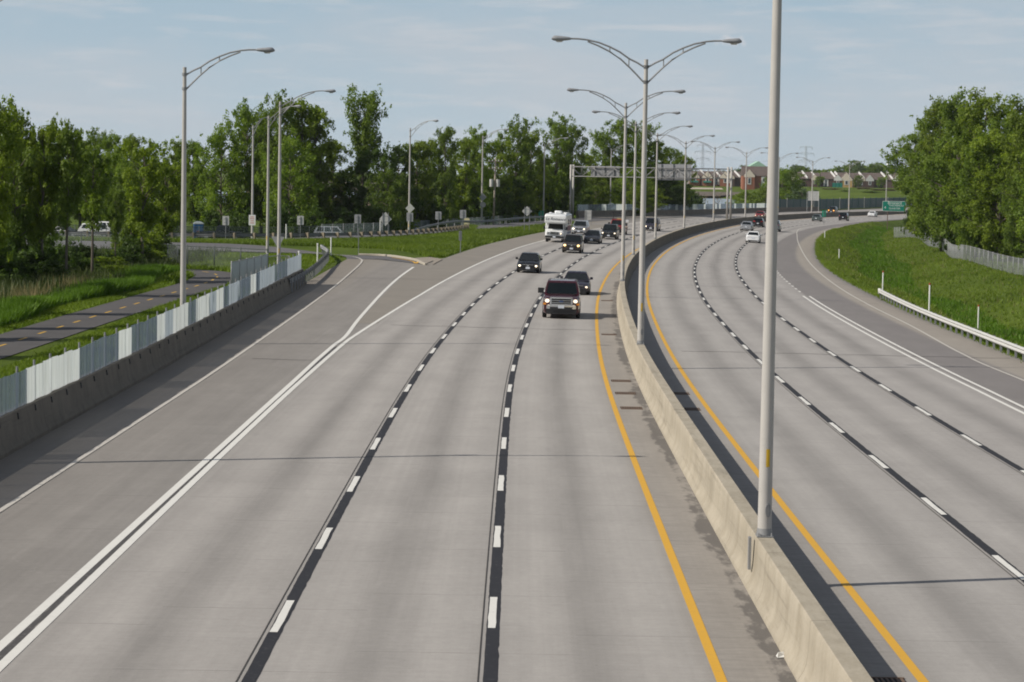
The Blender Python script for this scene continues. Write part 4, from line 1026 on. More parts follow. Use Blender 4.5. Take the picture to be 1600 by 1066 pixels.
def car_mesh(root, kind, paint_m, lights='on', rear='off', grille='black', bumper='body', lm=None, mirrors=.12, plate=True, light_w=.30, light_h=.15):
    d = SHAPES[kind]; L, W, H = d['L'], d['W'], d['H']; w = W / 2; yb0, yr0, yr1, yb1 = d['ys']; belt = d['belt']
    Y = lambda s: s - L / 2                       # nose at -L/2
    clr = .22 if kind in ('big_suv', 'pickup', 'suv') else .17
    def sec(y, hw, lo, hi, crown=.02, sh=.86):
        m = (lo + hi) / 2
        half = [(hw * .80, lo), (hw * .95, lo + .07), (hw, lo + .22), (hw, m + .08), (hw * .975, hi - .10), (hw * sh, hi - .015), (hw * .45, hi + crown * .8), (0, hi + crown)]
        pts = half + [(-x, z) for x, z in half[-2::-1]]
        return [(x, Y(y), z) for x, z in pts]
    nose, hood, deck = d['nose'], d['hood'], d['deck']
    R = [sec(.0, w * .80, clr + .13, nose - .10, .01), sec(.07, w * .92, clr + .05, nose, .02), sec(.32, w * .985, clr, (nose * .35 + hood * .65), .03), sec(.75, w, clr, hood - .02, .035), sec(yb0 - .05, w, clr, hood + .03, .035),
         sec(yb0 + .35, w, clr, belt, .01), sec((yr0 + yr1) / 2, w, clr, belt + .01, .01), sec(yb1 - .35, w, clr, max(belt, deck) - .01, .01)]
    if kind == 'pickup': R += [sec(yb1 + .05, w, clr + .05, deck, 0.0), sec(L - .12, w, clr + .1, deck, 0), sec(L, w * .97, clr + .2, deck - .03, 0)]
    else: R += [sec(yb1 + .02, w * .985, clr, deck, .015), sec(L - .10, w * .95, clr + .05, deck - .05, .015), sec(L, w * .86, clr + .14, deck - .14, .01)]
    mb = MB(); mb.rings(R); body = mb.build('body', paint_m, root, True, 38)
    # cabin
    rw = w * d['rw'] / 1.0; bw = w * .955
    def cab(z, q):  # q 0 at belt, 1 at roof
        e = q
        return [(-(bw + (rw - bw) * e), Y(yb0 + (yr0 - yb0) * e), z), ((bw + (rw - bw) * e), Y(yb0 + (yr0 - yb0) * e), z), ((bw + (rw - bw) * e), Y(yb1 + (yr1 - yb1) * e), z), (-(bw + (rw - bw) * e), Y(yb1 + (yr1 - yb1) * e), z)]
    zb = belt - .06; zt = H - .07
    ring = lambda z, q, ins=0: [(x * (1 - ins), (y - Y((yr0 + yr1) / 2)) * (1 - ins * .8) + Y((yr0 + yr1) / 2), z) for x, y, z in cab(z, q)]
    mb = MB(); mb.rings([ring(zb, 0), ring(zt, 1), ring(H - .02, 1, .07), ring(H, 1, .22)]); mb.build('cabin', paint_m, root, True, 30)
    lo, hi = ring(zb, 0), ring(zt, 1)
    def pane(a, b, c, dd, u0, u1, v0, v1, off=.012):
        a, b, c, dd = map(Vector, (a, b, c, dd))    # a,b bottom; dd,c top
        P = lambda u, v: (a * (1 - u) + b * u) * (1 - v) + (dd * (1 - u) + c * u) * v
        n = (b - a).cross(dd - a).normalized()
        q = [P(u0, v0), P(u1, v0), P(u1, v1), P(u0, v1)]
        m = MB(); m.rings([[p + n * off for p in q], [p - n * .02 for p in q]]); return m
    v0 = .10; v1 = .93
    pane(lo[0], lo[1], hi[1], hi[0], .05, .95, v0, v1).build('windscreen', M_GLASS, root)
    pane(lo[2], lo[3], hi[3], hi[2], .07, .93, v0 + .06, v1 - .03).build('rear_window', M_GLASS, root)
    spl = [(.07, .36), (.40, .64), (.68, .93)] if kind in ('big_suv', 'van') else [(.10, .47), (.52, .90)]
    if kind == 'pickup': spl = [(.10, .90)]
    for s0, s1 in spl:
        pane(lo[1], lo[2], hi[2], hi[1], s0, s1, v0 + .04, v1 - .02).build('side_window', M_GLASS, root)
        pane(lo[3], lo[0], hi[0], hi[3], 1 - s1, 1 - s0, v0 + .04, v1 - .02).build('side_window', M_GLASS, root)
    # wheels
    for ax in d['ax']:
        for sx in (-1, 1):
            r = d['r']; x1 = sx * (w + .012); x0 = sx * (w - .22); y = Y(ax)
            mb = MB(); mb.rings([[(sx * (w + .004), y + (r + .075) * math.cos(t), r + .02 + (r + .075) * math.sin(t)) for t in [math.pi * k / 12 for k in range(13)]] + [(sx * (w + .004), y - (r + .07), clr), (sx * (w + .004), y + (r + .07), clr)],
                                [(sx * (w - .05), y + (r + .075) * math.cos(t), r + .02 + (r + .075) * math.sin(t)) for t in [math.pi * k / 12 for k in range(13)]] + [(sx * (w - .05), y - (r + .07), clr), (sx * (w - .05), y + (r + .07), clr)]])
            mb.build('wheel_arch', M_TRIM, root)
            c = [2 * math.pi * k / 20 for k in range(20)]
            mb = MB(); mb.rings([[(x0, y + r * .94 * math.cos(t), r + r * .94 * math.sin(t)) for t in c], [(x0 + sx * .03, y + r * math.cos(t), r + r * math.sin(t)) for t in c], [(x1 - sx * .03, y + r * math.cos(t), r + r * math.sin(t)) for t in c], [(x1, y + r * .92 * math.cos(t), r + r * .92 * math.sin(t)) for t in c]])
            wh = mb.build('wheel', M_TYRE, root, True, 40)
            mb = MB(); mb.rings([[(x1 - sx * .01, y + r * .64 * math.cos(t), r + r * .64 * math.sin(t)) for t in c], [(x1 + sx * .010, y + r * .6 * math.cos(t), r + r * .6 * math.sin(t)) for t in c], [(x1 + sx * .004, y + r * .2 * math.cos(t), r + r * .2 * math.sin(t)) for t in c]])
            mb.build('rim', M_RIM, wh, True, 40)
    # front
    lm = lm or (M_LON if lights == 'on' else M_LOFF)
    fz = nose - .10
    for sx in (-1, 1):
        mb = MB(); x0 = w * .93 - light_w
        xa, xb = sx * x0, sx * w * .915
        mb.rings([[(xa, Y(.015), fz - light_h / 2), (xb, Y(.10), fz - light_h * .35), (xb, Y(.12), fz + light_h * .6), (xa, Y(.03), fz + light_h / 2)], [(xa, Y(.3), fz - light_h / 2), (xb, Y(.4), fz - light_h * .35), (xb, Y(.4), fz + light_h * .6), (xa, Y(.3), fz + light_h / 2)]])
        h = mb.build('headlight', M_LOFF if lights != 'off' else lm, root)
        if lights != 'off':
            mb = MB(); cx = sx * (x0 + light_w * .42); rr = light_h * .43
            mb.rings([[(cx + rr * 1.25 * math.cos(t), Y(-.012), fz + rr * math.sin(t)) for t in [2 * math.pi * k / 12 for k in range(12)]], [(cx + rr * 1.2 * math.cos(t), Y(.1), fz + rr * math.sin(t)) for t in [2 * math.pi * k / 12 for k in range(12)]]])
            mb.build('lit_lamp', lm, h)
    gw = w * .93 - light_w - .06
    if grille == 'chrome':
        mb = MB(); mb.box((0, Y(.01), fz - .02), (gw * 2, .08, .36)); g = mb.build('grille', M_TRIM, root)
        mb = MB()
        for z in (.17, -.21): mb.box((0, Y(-.035), fz + z), (gw * 2 + .08, .06, .085))
        for x in (-gw, -gw * .45 if False else gw): mb.box((x, Y(-.035), fz - .02), (.09, .06, .38))
        for z in (.03, -.09): mb.box((0, Y(-.034), fz + z), (gw * 2 - .1, .02, .025))
        mb.build('grille_frame', M_CHROME, g)
        mb = MB(); mb.rings([[(.13 * math.cos(t), Y(-.05), fz - .02 + .055 * math.sin(t)) for t in [2 * math.pi * k / 14 for k in range(14)]], [(.13 * math.cos(t), Y(-.03), fz - .02 + .055 * math.sin(t)) for t in [2 * math.pi * k / 14 for k in range(14)]]]); mb.build('badge', plain('dark_blue_badge', (.04, .07, .16), .3), g)
    else:
        mb = MB(); mb.prism([(-gw, fz + .10), (-gw * .9, fz - .10), (gw * .9, fz - .10), (gw, fz + .10)], Y(-.012), Y(.1), 'y'); g = mb.build('grille', M_TRIM, root)
        mb = MB(); mb.box((0, Y(-.02), fz + .085), (gw * 1.9, .02, .03)); mb.box((0, Y(-.024), fz), (.14, .02, .09)); mb.build('grille_bar', M_CHROME, g)
    bm_ = {'body': paint_m, 'chrome': M_CHROME, 'black': M_TRIM}[bumper]
    bz = clr + (.40 if kind in ('big_suv', 'pickup') else .20)
    mb = MB()
    mb.rings([[(x, Y(y0_ + q), z) for x, y0_ in ((-w * .96, .10), (-w * .7, -.05), (w * .7, -.05), (w * .96, .10))] for q, z in ((.05, bz - .12), (0, bz - .08), (0, bz + .10), (.05, bz + .14))], cap=False, closed=False)
    mb.rings([[(x, Y(y0_ + .14), z) for x, y0_ in ((-w * .96, .10), (-w * .7, -.05), (w * .7, -.05), (w * .96, .10))] for z in (bz - .12, bz + .14)], cap=False, closed=False)
    mb.build('front_bumper', bm_, root, True, 35)
    mb = MB(); mb.prism([(-w * .62, bz + .02), (-w * .55, bz - .17), (w * .55, bz - .17), (w * .62, bz + .02)], Y(-.065), Y(.1), 'y'); mb.build('lower_intake', M_TRIM, root)
    if kind in ('big_suv', 'pickup'): mb = MB(); mb.prism([(-w * .86, bz - .10), (-w * .78, bz - .36), (w * .78, bz - .36), (w * .86, bz - .10)], Y(-.02), Y(.14), 'y'); mb.build('lower_valance', M_TRIM, root)
    if plate:
        mb = MB(); mb.box((0, Y(-.075), bz + .03), (.32, .012, .16)); mb.build('front_plate', M_PLATE, root)
        mb = MB(); mb.box((0, Y(L + .012), deck - .36), (.32, .02, .16)); mb.build('rear_plate', M_PLATE, root)
    # rear
    for sx in (-1, 1):
        mb = MB(); z0 = deck - .30 if kind in ('sedan', 'hatch') else deck - .34; hh = .17 if kind == 'sedan' else .34
        xa, xb = sx * w * .52, sx * w * .90
        if kind in ('suv', 'big_suv', 'van', 'pickup'): xa = sx * w * .70
        mb.rings([[(xa, Y(L + .01), z0), (xb, Y(L - .09), z0), (xb, Y(L - .12), z0 + hh), (xa, Y(L - .03), z0 + hh)], [(xa, Y(L - .3), z0), (xb, Y(L - .4), z0), (xb, Y(L - .4), z0 + hh), (xa, Y(L - .3), z0 + hh)]])
        mb.build('tail_light', M_BRAKE if rear == 'on' else M_TAIL, root)
    mb = MB(); mb.rings([[(x, Y(L + y0_ - q), z) for x, y0_ in ((-w * .95, -.14), (-w * .7, .03), (w * .7, .03), (w * .95, -.14))] for q, z in ((.05, clr + .04), (0, clr + .1), (0, clr + .28), (.05, clr + .33))], cap=False, closed=False); mb.build('rear_bumper', M_TRIM if kind in ('suv',) else (M_CHROME if kind == 'pickup' else paint_m), root, True, 35)
    mb = MB(); mb.box((0, Y(L - .04), clr + .10), (w * 1.3, .16, .12)); mb.build('lower_valance', M_TRIM, root)
    # mirrors
    for sx in (-1, 1):
        mb = MB(); cx = sx * (w + mirrors * .55); y = Y(yb0 + .30); zz = belt + .06
        mb.box((cx, y, zz + mirrors * .35), (mirrors * 1.25, .13, mirrors * 1.1)); mb.box((sx * (w - .02), y + .01, zz - .02), (.14, .05, .05)); mb.build('wing_mirror', paint_m if mirrors < .2 else M_TRIM, root)
    mb = MB(); mb.box((0, Y(yb0 - .03), hood + .055), (w * 1.5, .12, .03)); mb.build('wiper_cowl', M_TRIM, root)
    return root
def place(px, py, kind, label, cat, paint_m, toward=True, name=None, off=None, station=None, len_back=0.0, **kw):
    """px, py: middle of the car's foot on the road in the photo"""
    p = gnd(px, py); L = SHAPES[kind]['L'] if kind in SHAPES else 0
    y = p.y; s = slope(y); hd = Vector((s, 1, 0)).normalized()
    overhang = .55
    c = p + hd * (L / 2 - overhang)
    rz = math.atan2(-hd.x, hd.y) if toward else math.atan2(-hd.x, hd.y) + math.pi
    z = zroad(c.x, c.y) + .008
    g = (zroad(c.x + hd.x, c.y + hd.y) - zroad(c.x - hd.x, c.y - hd.y)) / 2
    root = thing(name or {'sedan': 'car', 'hatch': 'car', 'suv': 'suv_car', 'big_suv': 'suv_car', 'van': 'minivan', 'pickup': 'pickup_truck'}[kind], label, cat, (c.x, c.y, z), rz)
    root.rotation_euler = (-g if not toward else g, -bank(y) * (-1 if not toward else 1) * -1, rz)
    if kw.pop('build', True): car_mesh(root, kind, paint_m, **kw)
    return root
P_MAROON = car_paint('maroon_paint', (.060, .009, .017)); P_BLACK = car_paint('black_paint', (.010, .011, .014)); P_DGREY = car_paint('dark_grey_paint', (.035, .037, .045))
P_SILVER = car_paint('silver_paint', (.42, .43, .45), .6); P_RED = car_paint('red_paint', (.30, .012, .014)); P_NAVY = car_paint('dark_plum_paint', (.030, .026, .045))
P_WHITE = car_paint('white_paint', (.74, .75, .76), 0, .3); P_GREY = car_paint('grey_paint', (.16, .18, .20), .5); P_GREEN = car_paint('grey_green_paint', (.10, .13, .125), .4); P_BROWN = car_paint('dark_brown_paint', (.032, .022, .018))

c1 = place(876.5, 497.5, 'big_suv', 'big maroon SUV with a chrome grille and bumper, nearest vehicle on the road', 'SUV', P_MAROON, lights='on', grille='chrome', bumper='chrome', mirrors=.26, light_w=.31, light_h=.22)
sh = SHAPES['big_suv']
for sx in (-1, 1):
    mb = MB(); mb.box((sx * .90, -sh['L'] / 2 + .07, sh['nose'] - .26), (.16, .12, .10)); mb.build('side_marker', M_AMBER, c1)
# a driver behind the windscreen reads only as a dim shape: steering wheel and headrests are left to the glass
place(899.5, 460.5, 'sedan', 'dark sedan following close behind the maroon SUV', 'car', P_NAVY, lights='on', mirrors=.15, light_w=.26)
place(825, 426.5, 'hatch', 'black hatchback alone in the middle lane with bright headlamps', 'car', P_BLACK, lights='on', lm=M_LONW, mirrors=.15, light_w=.30, light_h=.16)
place(893, 395.5, 'suv', 'dark SUV with glaring yellow headlamps just in front of the motor home', 'SUV', P_BROWN, lights='on', lm=M_LONY, light_w=.36, light_h=.22)
place(904.5, 367, 'suv', 'silver SUV beside the motor home, behind the dark SUV', 'SUV', P_SILVER, lights='on', lm=M_LONW, light_w=.36, light_h=.18)
place(924.5, 380.5, 'sedan', 'dark grey sedan without headlamps to the right of the dark SUV', 'car', P_DGREY, lights='off', light_w=.36)
place(951, 374, 'suv', 'black SUV with headlamps on in front of the red tow truck', 'SUV', P_BLACK, lights='on', lm=M_LONW, light_w=.26)
van = place(1017, 361, 'van', 'dark minivan behind the fifth median lamp pole, one headlamp bright', 'minivan', P_NAVY, lights='on', lm=M_LONW, light_w=.34, light_h=.2)
# right carriageway, seen from behind
place(1165.5, 361, 'sedan', 'silver sedan driving away on the right carriageway left of the nearest lamp pole', 'car', P_SILVER, False, rear='off')
place(1184, 355, 'hatch', 'black hatchback driving away between the silver sedan and the nearest lamp pole', 'car', P_BLACK, False)
place(1176, 379.5, 'sedan', 'white sedan driving away, nearest car on the right carriageway', 'car', P_WHITE, False)
place(1208.5, 362, 'suv', 'grey SUV driving away half hidden behind the nearest lamp pole', 'SUV', P_GREY, False)
place(1186, 341, 'sedan', 'red car coming on the far left carriageway above the black hatchback', 'car', P_RED, lights='on', lm=M_LONW, light_w=.3)
place(1299, 333.6, 'suv', 'dark SUV with amber lights coming on the far left carriageway', 'SUV', P_BLACK, lights='on', lm=M_LONO, light_w=.4, light_h=.26)
place(1275, 346, 'sedan', 'grey green sedan driving away near the small green plate', 'car', P_GREEN, False)
place(1317, 345, 'suv', 'black SUV driving away right of the grey green sedan', 'SUV', P_BLACK, False)
place(1361.5, 339, 'sedan', 'white sedan driving away, farthest on the right carriageway below the exit sign', 'car', P_WHITE, False)

# red tow truck: pickup cab with a frame, light bar and a yellow winch behind
tw = place(963, 366.5, 'pickup', 'red tow truck with a tall black light rack and yellow gear behind the cab', 'tow truck', P_RED, lights='on', lm=M_LONW, name='tow_truck', bumper='black', mirrors=.22, light_w=.3)
mb = MB(); mb.box((0, .1, 2.75), (1.9, .25, .16)); 
for sx in (-1, 1): mb.tube([(sx * .8, .65, 1.1), (sx * .8, .55, 2.75)], .05, 6)
mb.build('light_rack', M_TRIM, tw)
mb = MB(); mb.box((.0, 1.9, 1.35), (1.5, 1.6, .4)); mb.prism([(-.5, 1.5), (-.35, 1.95), (.5, 1.95), (.7, 1.5)], 1.2, 2.0, 'y'); mb.build('winch_deck', plain('yellow_machine_paint', (.62, .40, .04), .5), tw)
mb = MB(); mb.tube([(.6, 2.2, 1.5), (.6, 2.6, 2.3), (.2, 2.9, 2.4)], .07, 6); mb.box((.95, 1.2, 1.72), (.5, .5, .35)); mb.build('boom', P_WHITE, tw)

# motor home
rv = thing('motor_home', 'white motor home with an overcab bunk, leftmost of the oncoming traffic', 'motor home')
p = gnd(866.5, 378.6); s = slope(p.y); hd = Vector((s, 1, 0)).normalized(); Lr = 7.2; c = p + hd * (Lr / 2 - .75)
rv.location = (c.x, c.y, zroad(c.x, c.y) + .01); rv.rotation_euler = (0, bank(p.y), math.atan2(-hd.x, hd.y))
M_RV = plain('motor_home_white', (.76, .77, .77), .35, 0, .05, 1.0, coat=.3)
M_RVG = plain('motor_home_graphic', (.20, .055, .09), .5); M_RVB = plain('motor_home_blue', (.10, .12, .22), .5)
y0 = -Lr / 2
def bx(mb, x0, x1, ya, yb, za, zb, b=.08):
    R = []
    for yy, i in ((ya, b), (ya + b, 0), (yb - b, 0), (yb, b)):
        R.append([(x0 + i + b, yy, za + i), (x1 - i - b, yy, za + i), (x1 - i, yy, za + b + i), (x1 - i, yy, zb - b - i), (x1 - i - b, yy, zb - i), (x0 + i + b, yy, zb - i), (x0 + i, yy, zb - b - i), (x0 + i, yy, za + b + i)])
    return mb.rings(R)
mb = MB(); bx(mb, -1.2, 1.2, y0 + 1.75, Lr / 2, .48, 3.08, .09)
rvb = mb.build('coach_body', M_RV, rv, True, 35)
mb = MB(); R = []
for yy, za, zb, ww in ((y0 + .18, 2.22, 2.86, 1.12), (y0 + .28, 2.08, 2.98, 1.18), (y0 + .7, 2.02, 3.06, 1.2), (y0 + 1.9, 2.02, 3.08, 1.2)):
    R.append([(-ww + .08, yy, za), (ww - .08, yy, za), (ww, yy, za + .09), (ww, yy, zb - .1), (ww - .1, yy, zb), (-ww + .1, yy, zb), (-ww, yy, zb - .1), (-ww, yy, za + .09)])
mb.rings(R); bunk = mb.build('overcab_bunk', M_RV, rv, True, 35)
text('La Romance', .44, (.02, y0 + .165, 2.54), plain('dark_lettering', (.10, .10, .11), .5), bunk, 'lettering', shear=.25)
mb = MB(); R = []
for yy, za, zb, ww in ((y0, .55, 1.02, .88), (y0 + .1, .42, 1.18, .96), (y0 + .55, .40, 1.30, .98), (y0 + .95, .40, 1.36, .99), (y0 + 1.85, .40, 1.4, 1.0)):
    R.append([(-ww + .06, yy, za), (ww - .06, yy, za), (ww, yy, za + .1), (ww, yy, zb - .12), (ww - .14, yy, zb), (-ww + .14, yy, zb), (-ww, yy, zb - .12), (-ww, yy, za + .1)])
mb.rings(R); mb.build('cab', M_RV, rv, True, 35)
mb = MB(); mb.rings([[(-.97, y0 + .95, 1.36), (.97, y0 + .95, 1.36), (.97, y0 + 1.8, 1.36), (-.97, y0 + 1.8, 1.36)], [(-.85, y0 + 1.35, 2.03), (.85, y0 + 1.35, 2.03), (.85, y0 + 1.8, 2.03), (-.85, y0 + 1.8, 2.03)]]); mb.build('cab_pillars', M_RV, rv)
mb = MB(); mb.rings([[(-.86, y0 + .97, 1.42), (.86, y0 + .97, 1.42), (.76, y0 + 1.30, 2.0), (-.76, y0 + 1.30, 2.0)], [(-.86, y0 + 1.05, 1.42), (.86, y0 + 1.05, 1.42), (.76, y0 + 1.38, 2.0), (-.76, y0 + 1.38, 2.0)]]); mb.build('windscreen', M_GLASS, rv)
for sx in (-1, 1):
    mb = MB(); mb.rings([[(sx * .985, y0 + 1.15, 1.44), (sx * .985, y0 + 1.74, 1.44), (sx * .89, y0 + 1.74, 1.96), (sx * .89, y0 + 1.42, 1.96)], [(sx * .94, y0 + 1.15, 1.44), (sx * .94, y0 + 1.74, 1.44), (sx * .85, y0 + 1.74, 1.96), (sx * .85, y0 + 1.42, 1.96)]]); mb.build('cab_side_window', M_GLASS, rv)
    mb = MB(); mb.box((sx * .70, y0 + .0, .98), (.28, .10, .26)); h = mb.build('headlight', M_LOFF, rv)
    if sx > 0: mb = MB(); mb.rings([[(sx * .70 + .09 * math.cos(t), y0 - .06, .98 + .09 * math.sin(t)) for t in [k * math.pi / 6 for k in range(12)]], [(sx * .70 + .09 * math.cos(t), y0, .98 + .09 * math.sin(t)) for t in [k * math.pi / 6 for k in range(12)]]]); mb.build('lit_lamp', M_LON, h)
    mb = MB(); mb.box((sx * 1.22, y0 + 1.0, 1.55), (.2, .12, .34)); mb.box((sx * 1.06, y0 + 1.02, 1.45), (.2, .04, .05)); mb.build('wing_mirror', M_TRIM, rv)
    for yy in (y0 + .98, y0 + 5.2):
        cth = [2 * math.pi * k / 20 for k in range(20)]; ww = 1.0 if yy < 0 else 1.16
        mb = MB(); mb.rings([[(sx * (ww - .28), yy + .38 * math.cos(t), .38 + .38 * math.sin(t)) for t in cth], [(sx * ww, yy + .38 * math.cos(t), .38 + .38 * math.sin(t)) for t in cth], [(sx * (ww + .01), yy + .3 * math.cos(t), .38 + .3 * math.sin(t)) for t in cth]]); wh = mb.build('wheel', M_TYRE, rv, True, 40)
        mb = MB(); mb.rings([[(sx * (ww + .012), yy + .22 * math.cos(t), .38 + .22 * math.sin(t)) for t in cth], [(sx * (ww + .02), yy + .2 * math.cos(t), .38 + .2 * math.sin(t)) for t in cth]]); mb.build('rim', M_RIM, wh)
    mb = MB()
    mb.box((sx * 1.203, y0 + 4.4, 1.55), (.012, 4.6, .55)); gph = mb.build('side_graphic', M_RVG, rv)
    mb = MB(); mb.box((sx * 1.204, y0 + 4.4, 1.05), (.012, 4.8, .22)); mb.build('lower_stripe', M_RVB, rv)
    for yy in (y0 + 3.1, y0 + 5.4):
        mb = MB(); mb.box((sx * 1.206, yy, 2.25), (.02, 1.0, .55)); mb.build('coach_window', M_GLASS, rv)
mb = MB(); mb.box((0, y0 - .02, .98), (.92, .10, .36)); g = mb.build('grille', M_TRIM, rv)
mb = MB()
for z in (.82, 1.14): mb.box((0, y0 - .075, z), (.98, .03, .05))
for z in (.93, 1.03): mb.box((0, y0 - .075, z), (.9, .02, .025))
mb.build('grille_frame', M_CHROME, g)
mb = MB(); bx(mb, -1.0, 1.0, y0 - .12, y0 + .14, .48, .72, .04); mb.build('front_bumper', M_TRIM, rv, True, 35)
mb = MB(); mb.box((0, y0 - .13, .60), (.32, .02, .16)); mb.build('front_plate', M_PLATE, rv)
mb = MB(); bx(mb, -.35, .42, y0 + 2.6, y0 + 3.6, 3.08, 3.42, .08); mb.build('roof_air_conditioner', M_RV, rv, True, 35)
for x, yy, ss in ((-.75, y0 + 2.2, .3), (.85, y0 + 3.9, .4), (.6, y0 + 5.6, .45)):
    mb = MB(); bx(mb, x - ss / 2, x + ss / 2, yy, yy + ss, 3.08, 3.22, .04); mb.build('roof_vent', M_RV, rv, True, 35)
mb = MB(); mb.tube([(.95, y0 + 2.0, 3.16), (.95, y0 + 6.4, 3.16)], .07, 8); mb.build('awning_roll', M_RV, rv, True)

# parked vehicles at the trees on the left
def park(px, d, kind, label, cat, m, rz, **kw):
    p = at_d(px, 372, d); root = thing({'sedan': 'car', 'suv': 'suv_car', 'van': 'minivan', 'pickup': 'pickup_truck', 'hatch': 'car'}[kind], label, cat, (p.x, p.y, zg(p.x, p.y)), rz)
    car_mesh(root, kind, m, lights='off', **kw); return root
park(152, 300, 'suv', 'white SUV parked behind the chain link fence among the left trees', 'SUV', P_WHITE, rad(75))
park(172, 311, 'van', 'white minivan parked behind the white SUV among the left trees', 'minivan', P_WHITE, rad(80))
park(103, 296, 'sedan', 'dark car parked at the left edge of the trees', 'car', P_DGREY, rad(70))
park(222, 305, 'sedan', 'blue grey car parked right of the white vehicles behind the trees', 'car', P_GREY, rad(84))
park(345, 296, 'pickup', 'black pickup parked beside the blue cabin', 'pickup truck', P_BLACK, rad(88))
park(522, 306, 'van', 'silver van parked behind the mesh fence where the slatted fence begins', 'van', P_SILVER, rad(76))
# blue portable toilet
p = at_d(310, 372, 296); root = thing('portable_toilet', 'blue portable toilet cabin with a pale roof under the trees', 'portable toilet', (p.x, p.y, zg(p.x, p.y)), rad(12))
M_BLUE = plain('blue_plastic', (.02, .09, .26), .5)
mb = MB(); mb.box((0, 0, 1.0), (1.15, 1.15, 2.0)); mb.build('cabin_wall', M_BLUE, root)
mb = MB(); mb.rings([[(-.62, -.62, 2.0), (.62, -.62, 2.0), (.62, .62, 2.0), (-.62, .62, 2.0)], [(-.58, -.58, 2.12), (.58, -.58, 2.12), (.58, .58, 2.12), (-.58, .58, 2.12)], [(-.2, -.4, 2.32), (.2, -.4, 2.32), (.2, .4, 2.32), (-.2, .4, 2.32)]]); mb.build('roof', plain('grey_plastic_roof', (.26, .30, .31), .5), root)
mb = MB(); mb.box((.08, -.585, .98), (.72, .03, 1.8)); dr = mb.build('door', plain('light_blue_plastic', (.03, .15, .36), .5), root)
mb = MB(); mb.box((-.2, -.615, 1.0), (.06, .04, .16)); mb.build('handle', M_WPOST, dr)
# ------------------------------------------------------------------ trees and plants
def leaf_mat(name, a, b, tr=.48):
    t = NT(name)
    at = t.n('ShaderNodeAttribute', attribute_name='leaf_tone').outputs['Fac']
    oi = t.n('ShaderNodeObjectInfo').outputs['Random']
    col = t.mix(at, a, b)
    k = t.rng(oi, 0, 1, .82, 1.18)
    col = t.mix(1.0, col, t.n('ShaderNodeCombineColor', i_0=k, i_1=k, i_2=t.rng(oi, 0, 1, 1.0, .9)).outputs[0], 'MULTIPLY')
    d = t.bsdf(col, .55, spec=.25); tl = t.n('ShaderNodeBsdfTranslucent'); t.t.links.new(t.mix(1.0, col, (1.25, 1.3, .7), 'MULTIPLY'), tl.inputs[0])
    m = t.n('ShaderNodeMixShader', i_0=tr); t.t.links.new(d, m.inputs[1]); t.t.links.new(tl.outputs[0], m.inputs[2]); return t.done(m.outputs[0])
M_LEAF = leaf_mat('poplar_leaves', (0.092, 0.156, 0.018), (0.211, 0.288, 0.040))
M_LEAFY = leaf_mat('yellow_green_leaves', (0.110, 0.168, 0.015), (0.210, 0.273, 0.032))
M_LEAFS = leaf_mat('spring_leaves', (0.111, 0.170, 0.018), (0.233, 0.297, 0.037))
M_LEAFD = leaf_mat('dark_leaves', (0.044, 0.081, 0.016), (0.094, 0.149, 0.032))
M_LEAFB = leaf_mat('blue_green_leaves', (0.07, 0.115, 0.05), (0.13, 0.18, 0.09))
M_LEAFR = leaf_mat('dull_red_leaves', (.060, .018, .016), (.100, .035, .025), .15)
M_DRY = leaf_mat('dry_reeds', (.22, .17, .085), (.34, .28, .15), .2)
M_BLADE = leaf_mat('grass_blades', (0.081, 0.132, 0.012), (0.166, 0.233, 0.022), .3)
M_BLADED = leaf_mat('tall_grass_blades', (0.057, 0.121, 0.009), (0.121, 0.224, 0.014), .3)
def bark():
    t = NT('bark'); p = t.obj(); n = t.noise(t.scalev(p, (4, 4, .8)), 2.0, 6, .7)
    return t.done(t.bsdf(t.mix(n, (.06, .05, .04), (.20, .175, .145)), .9, spec=.1, bump=n, bumpd=.03))
M_BARK = bark()
M_WEED = leaf_mat('dull_weeds', (.034, .056, .012), (.085, .110, .032), .25)
def quads_mesh(name, C, T1, T2, tone, mat):
    """one diamond leaf per row: centre C, half axes T1, T2"""
    n = len(C); v = np.empty((n, 4, 3)); v[:, 0] = C - T1; v[:, 1] = C - T2 * .62 + T1 * .1; v[:, 2] = C + T1; v[:, 3] = C + T2 * .62 + T1 * .1
    me = bpy.data.meshes.new(name); me.vertices.add(4 * n); me.vertices.foreach_set('co', v.reshape(-1)); me.loops.add(4 * n); me.loops.foreach_set('vertex_index', np.arange(4 * n, dtype=np.int32))
    me.polygons.add(n); me.polygons.foreach_set('loop_start', np.arange(0, 4 * n, 4, dtype=np.int32))
    a = me.attributes.new('leaf_tone', 'FLOAT', 'FACE'); a.data.foreach_set('value', tone.astype(np.float32))
    me.materials.append(mat); me.update(calc_edges=True); me.validate(); return me
def unit(a): return a / np.maximum(1e-6, np.linalg.norm(a, axis=1, keepdims=True))
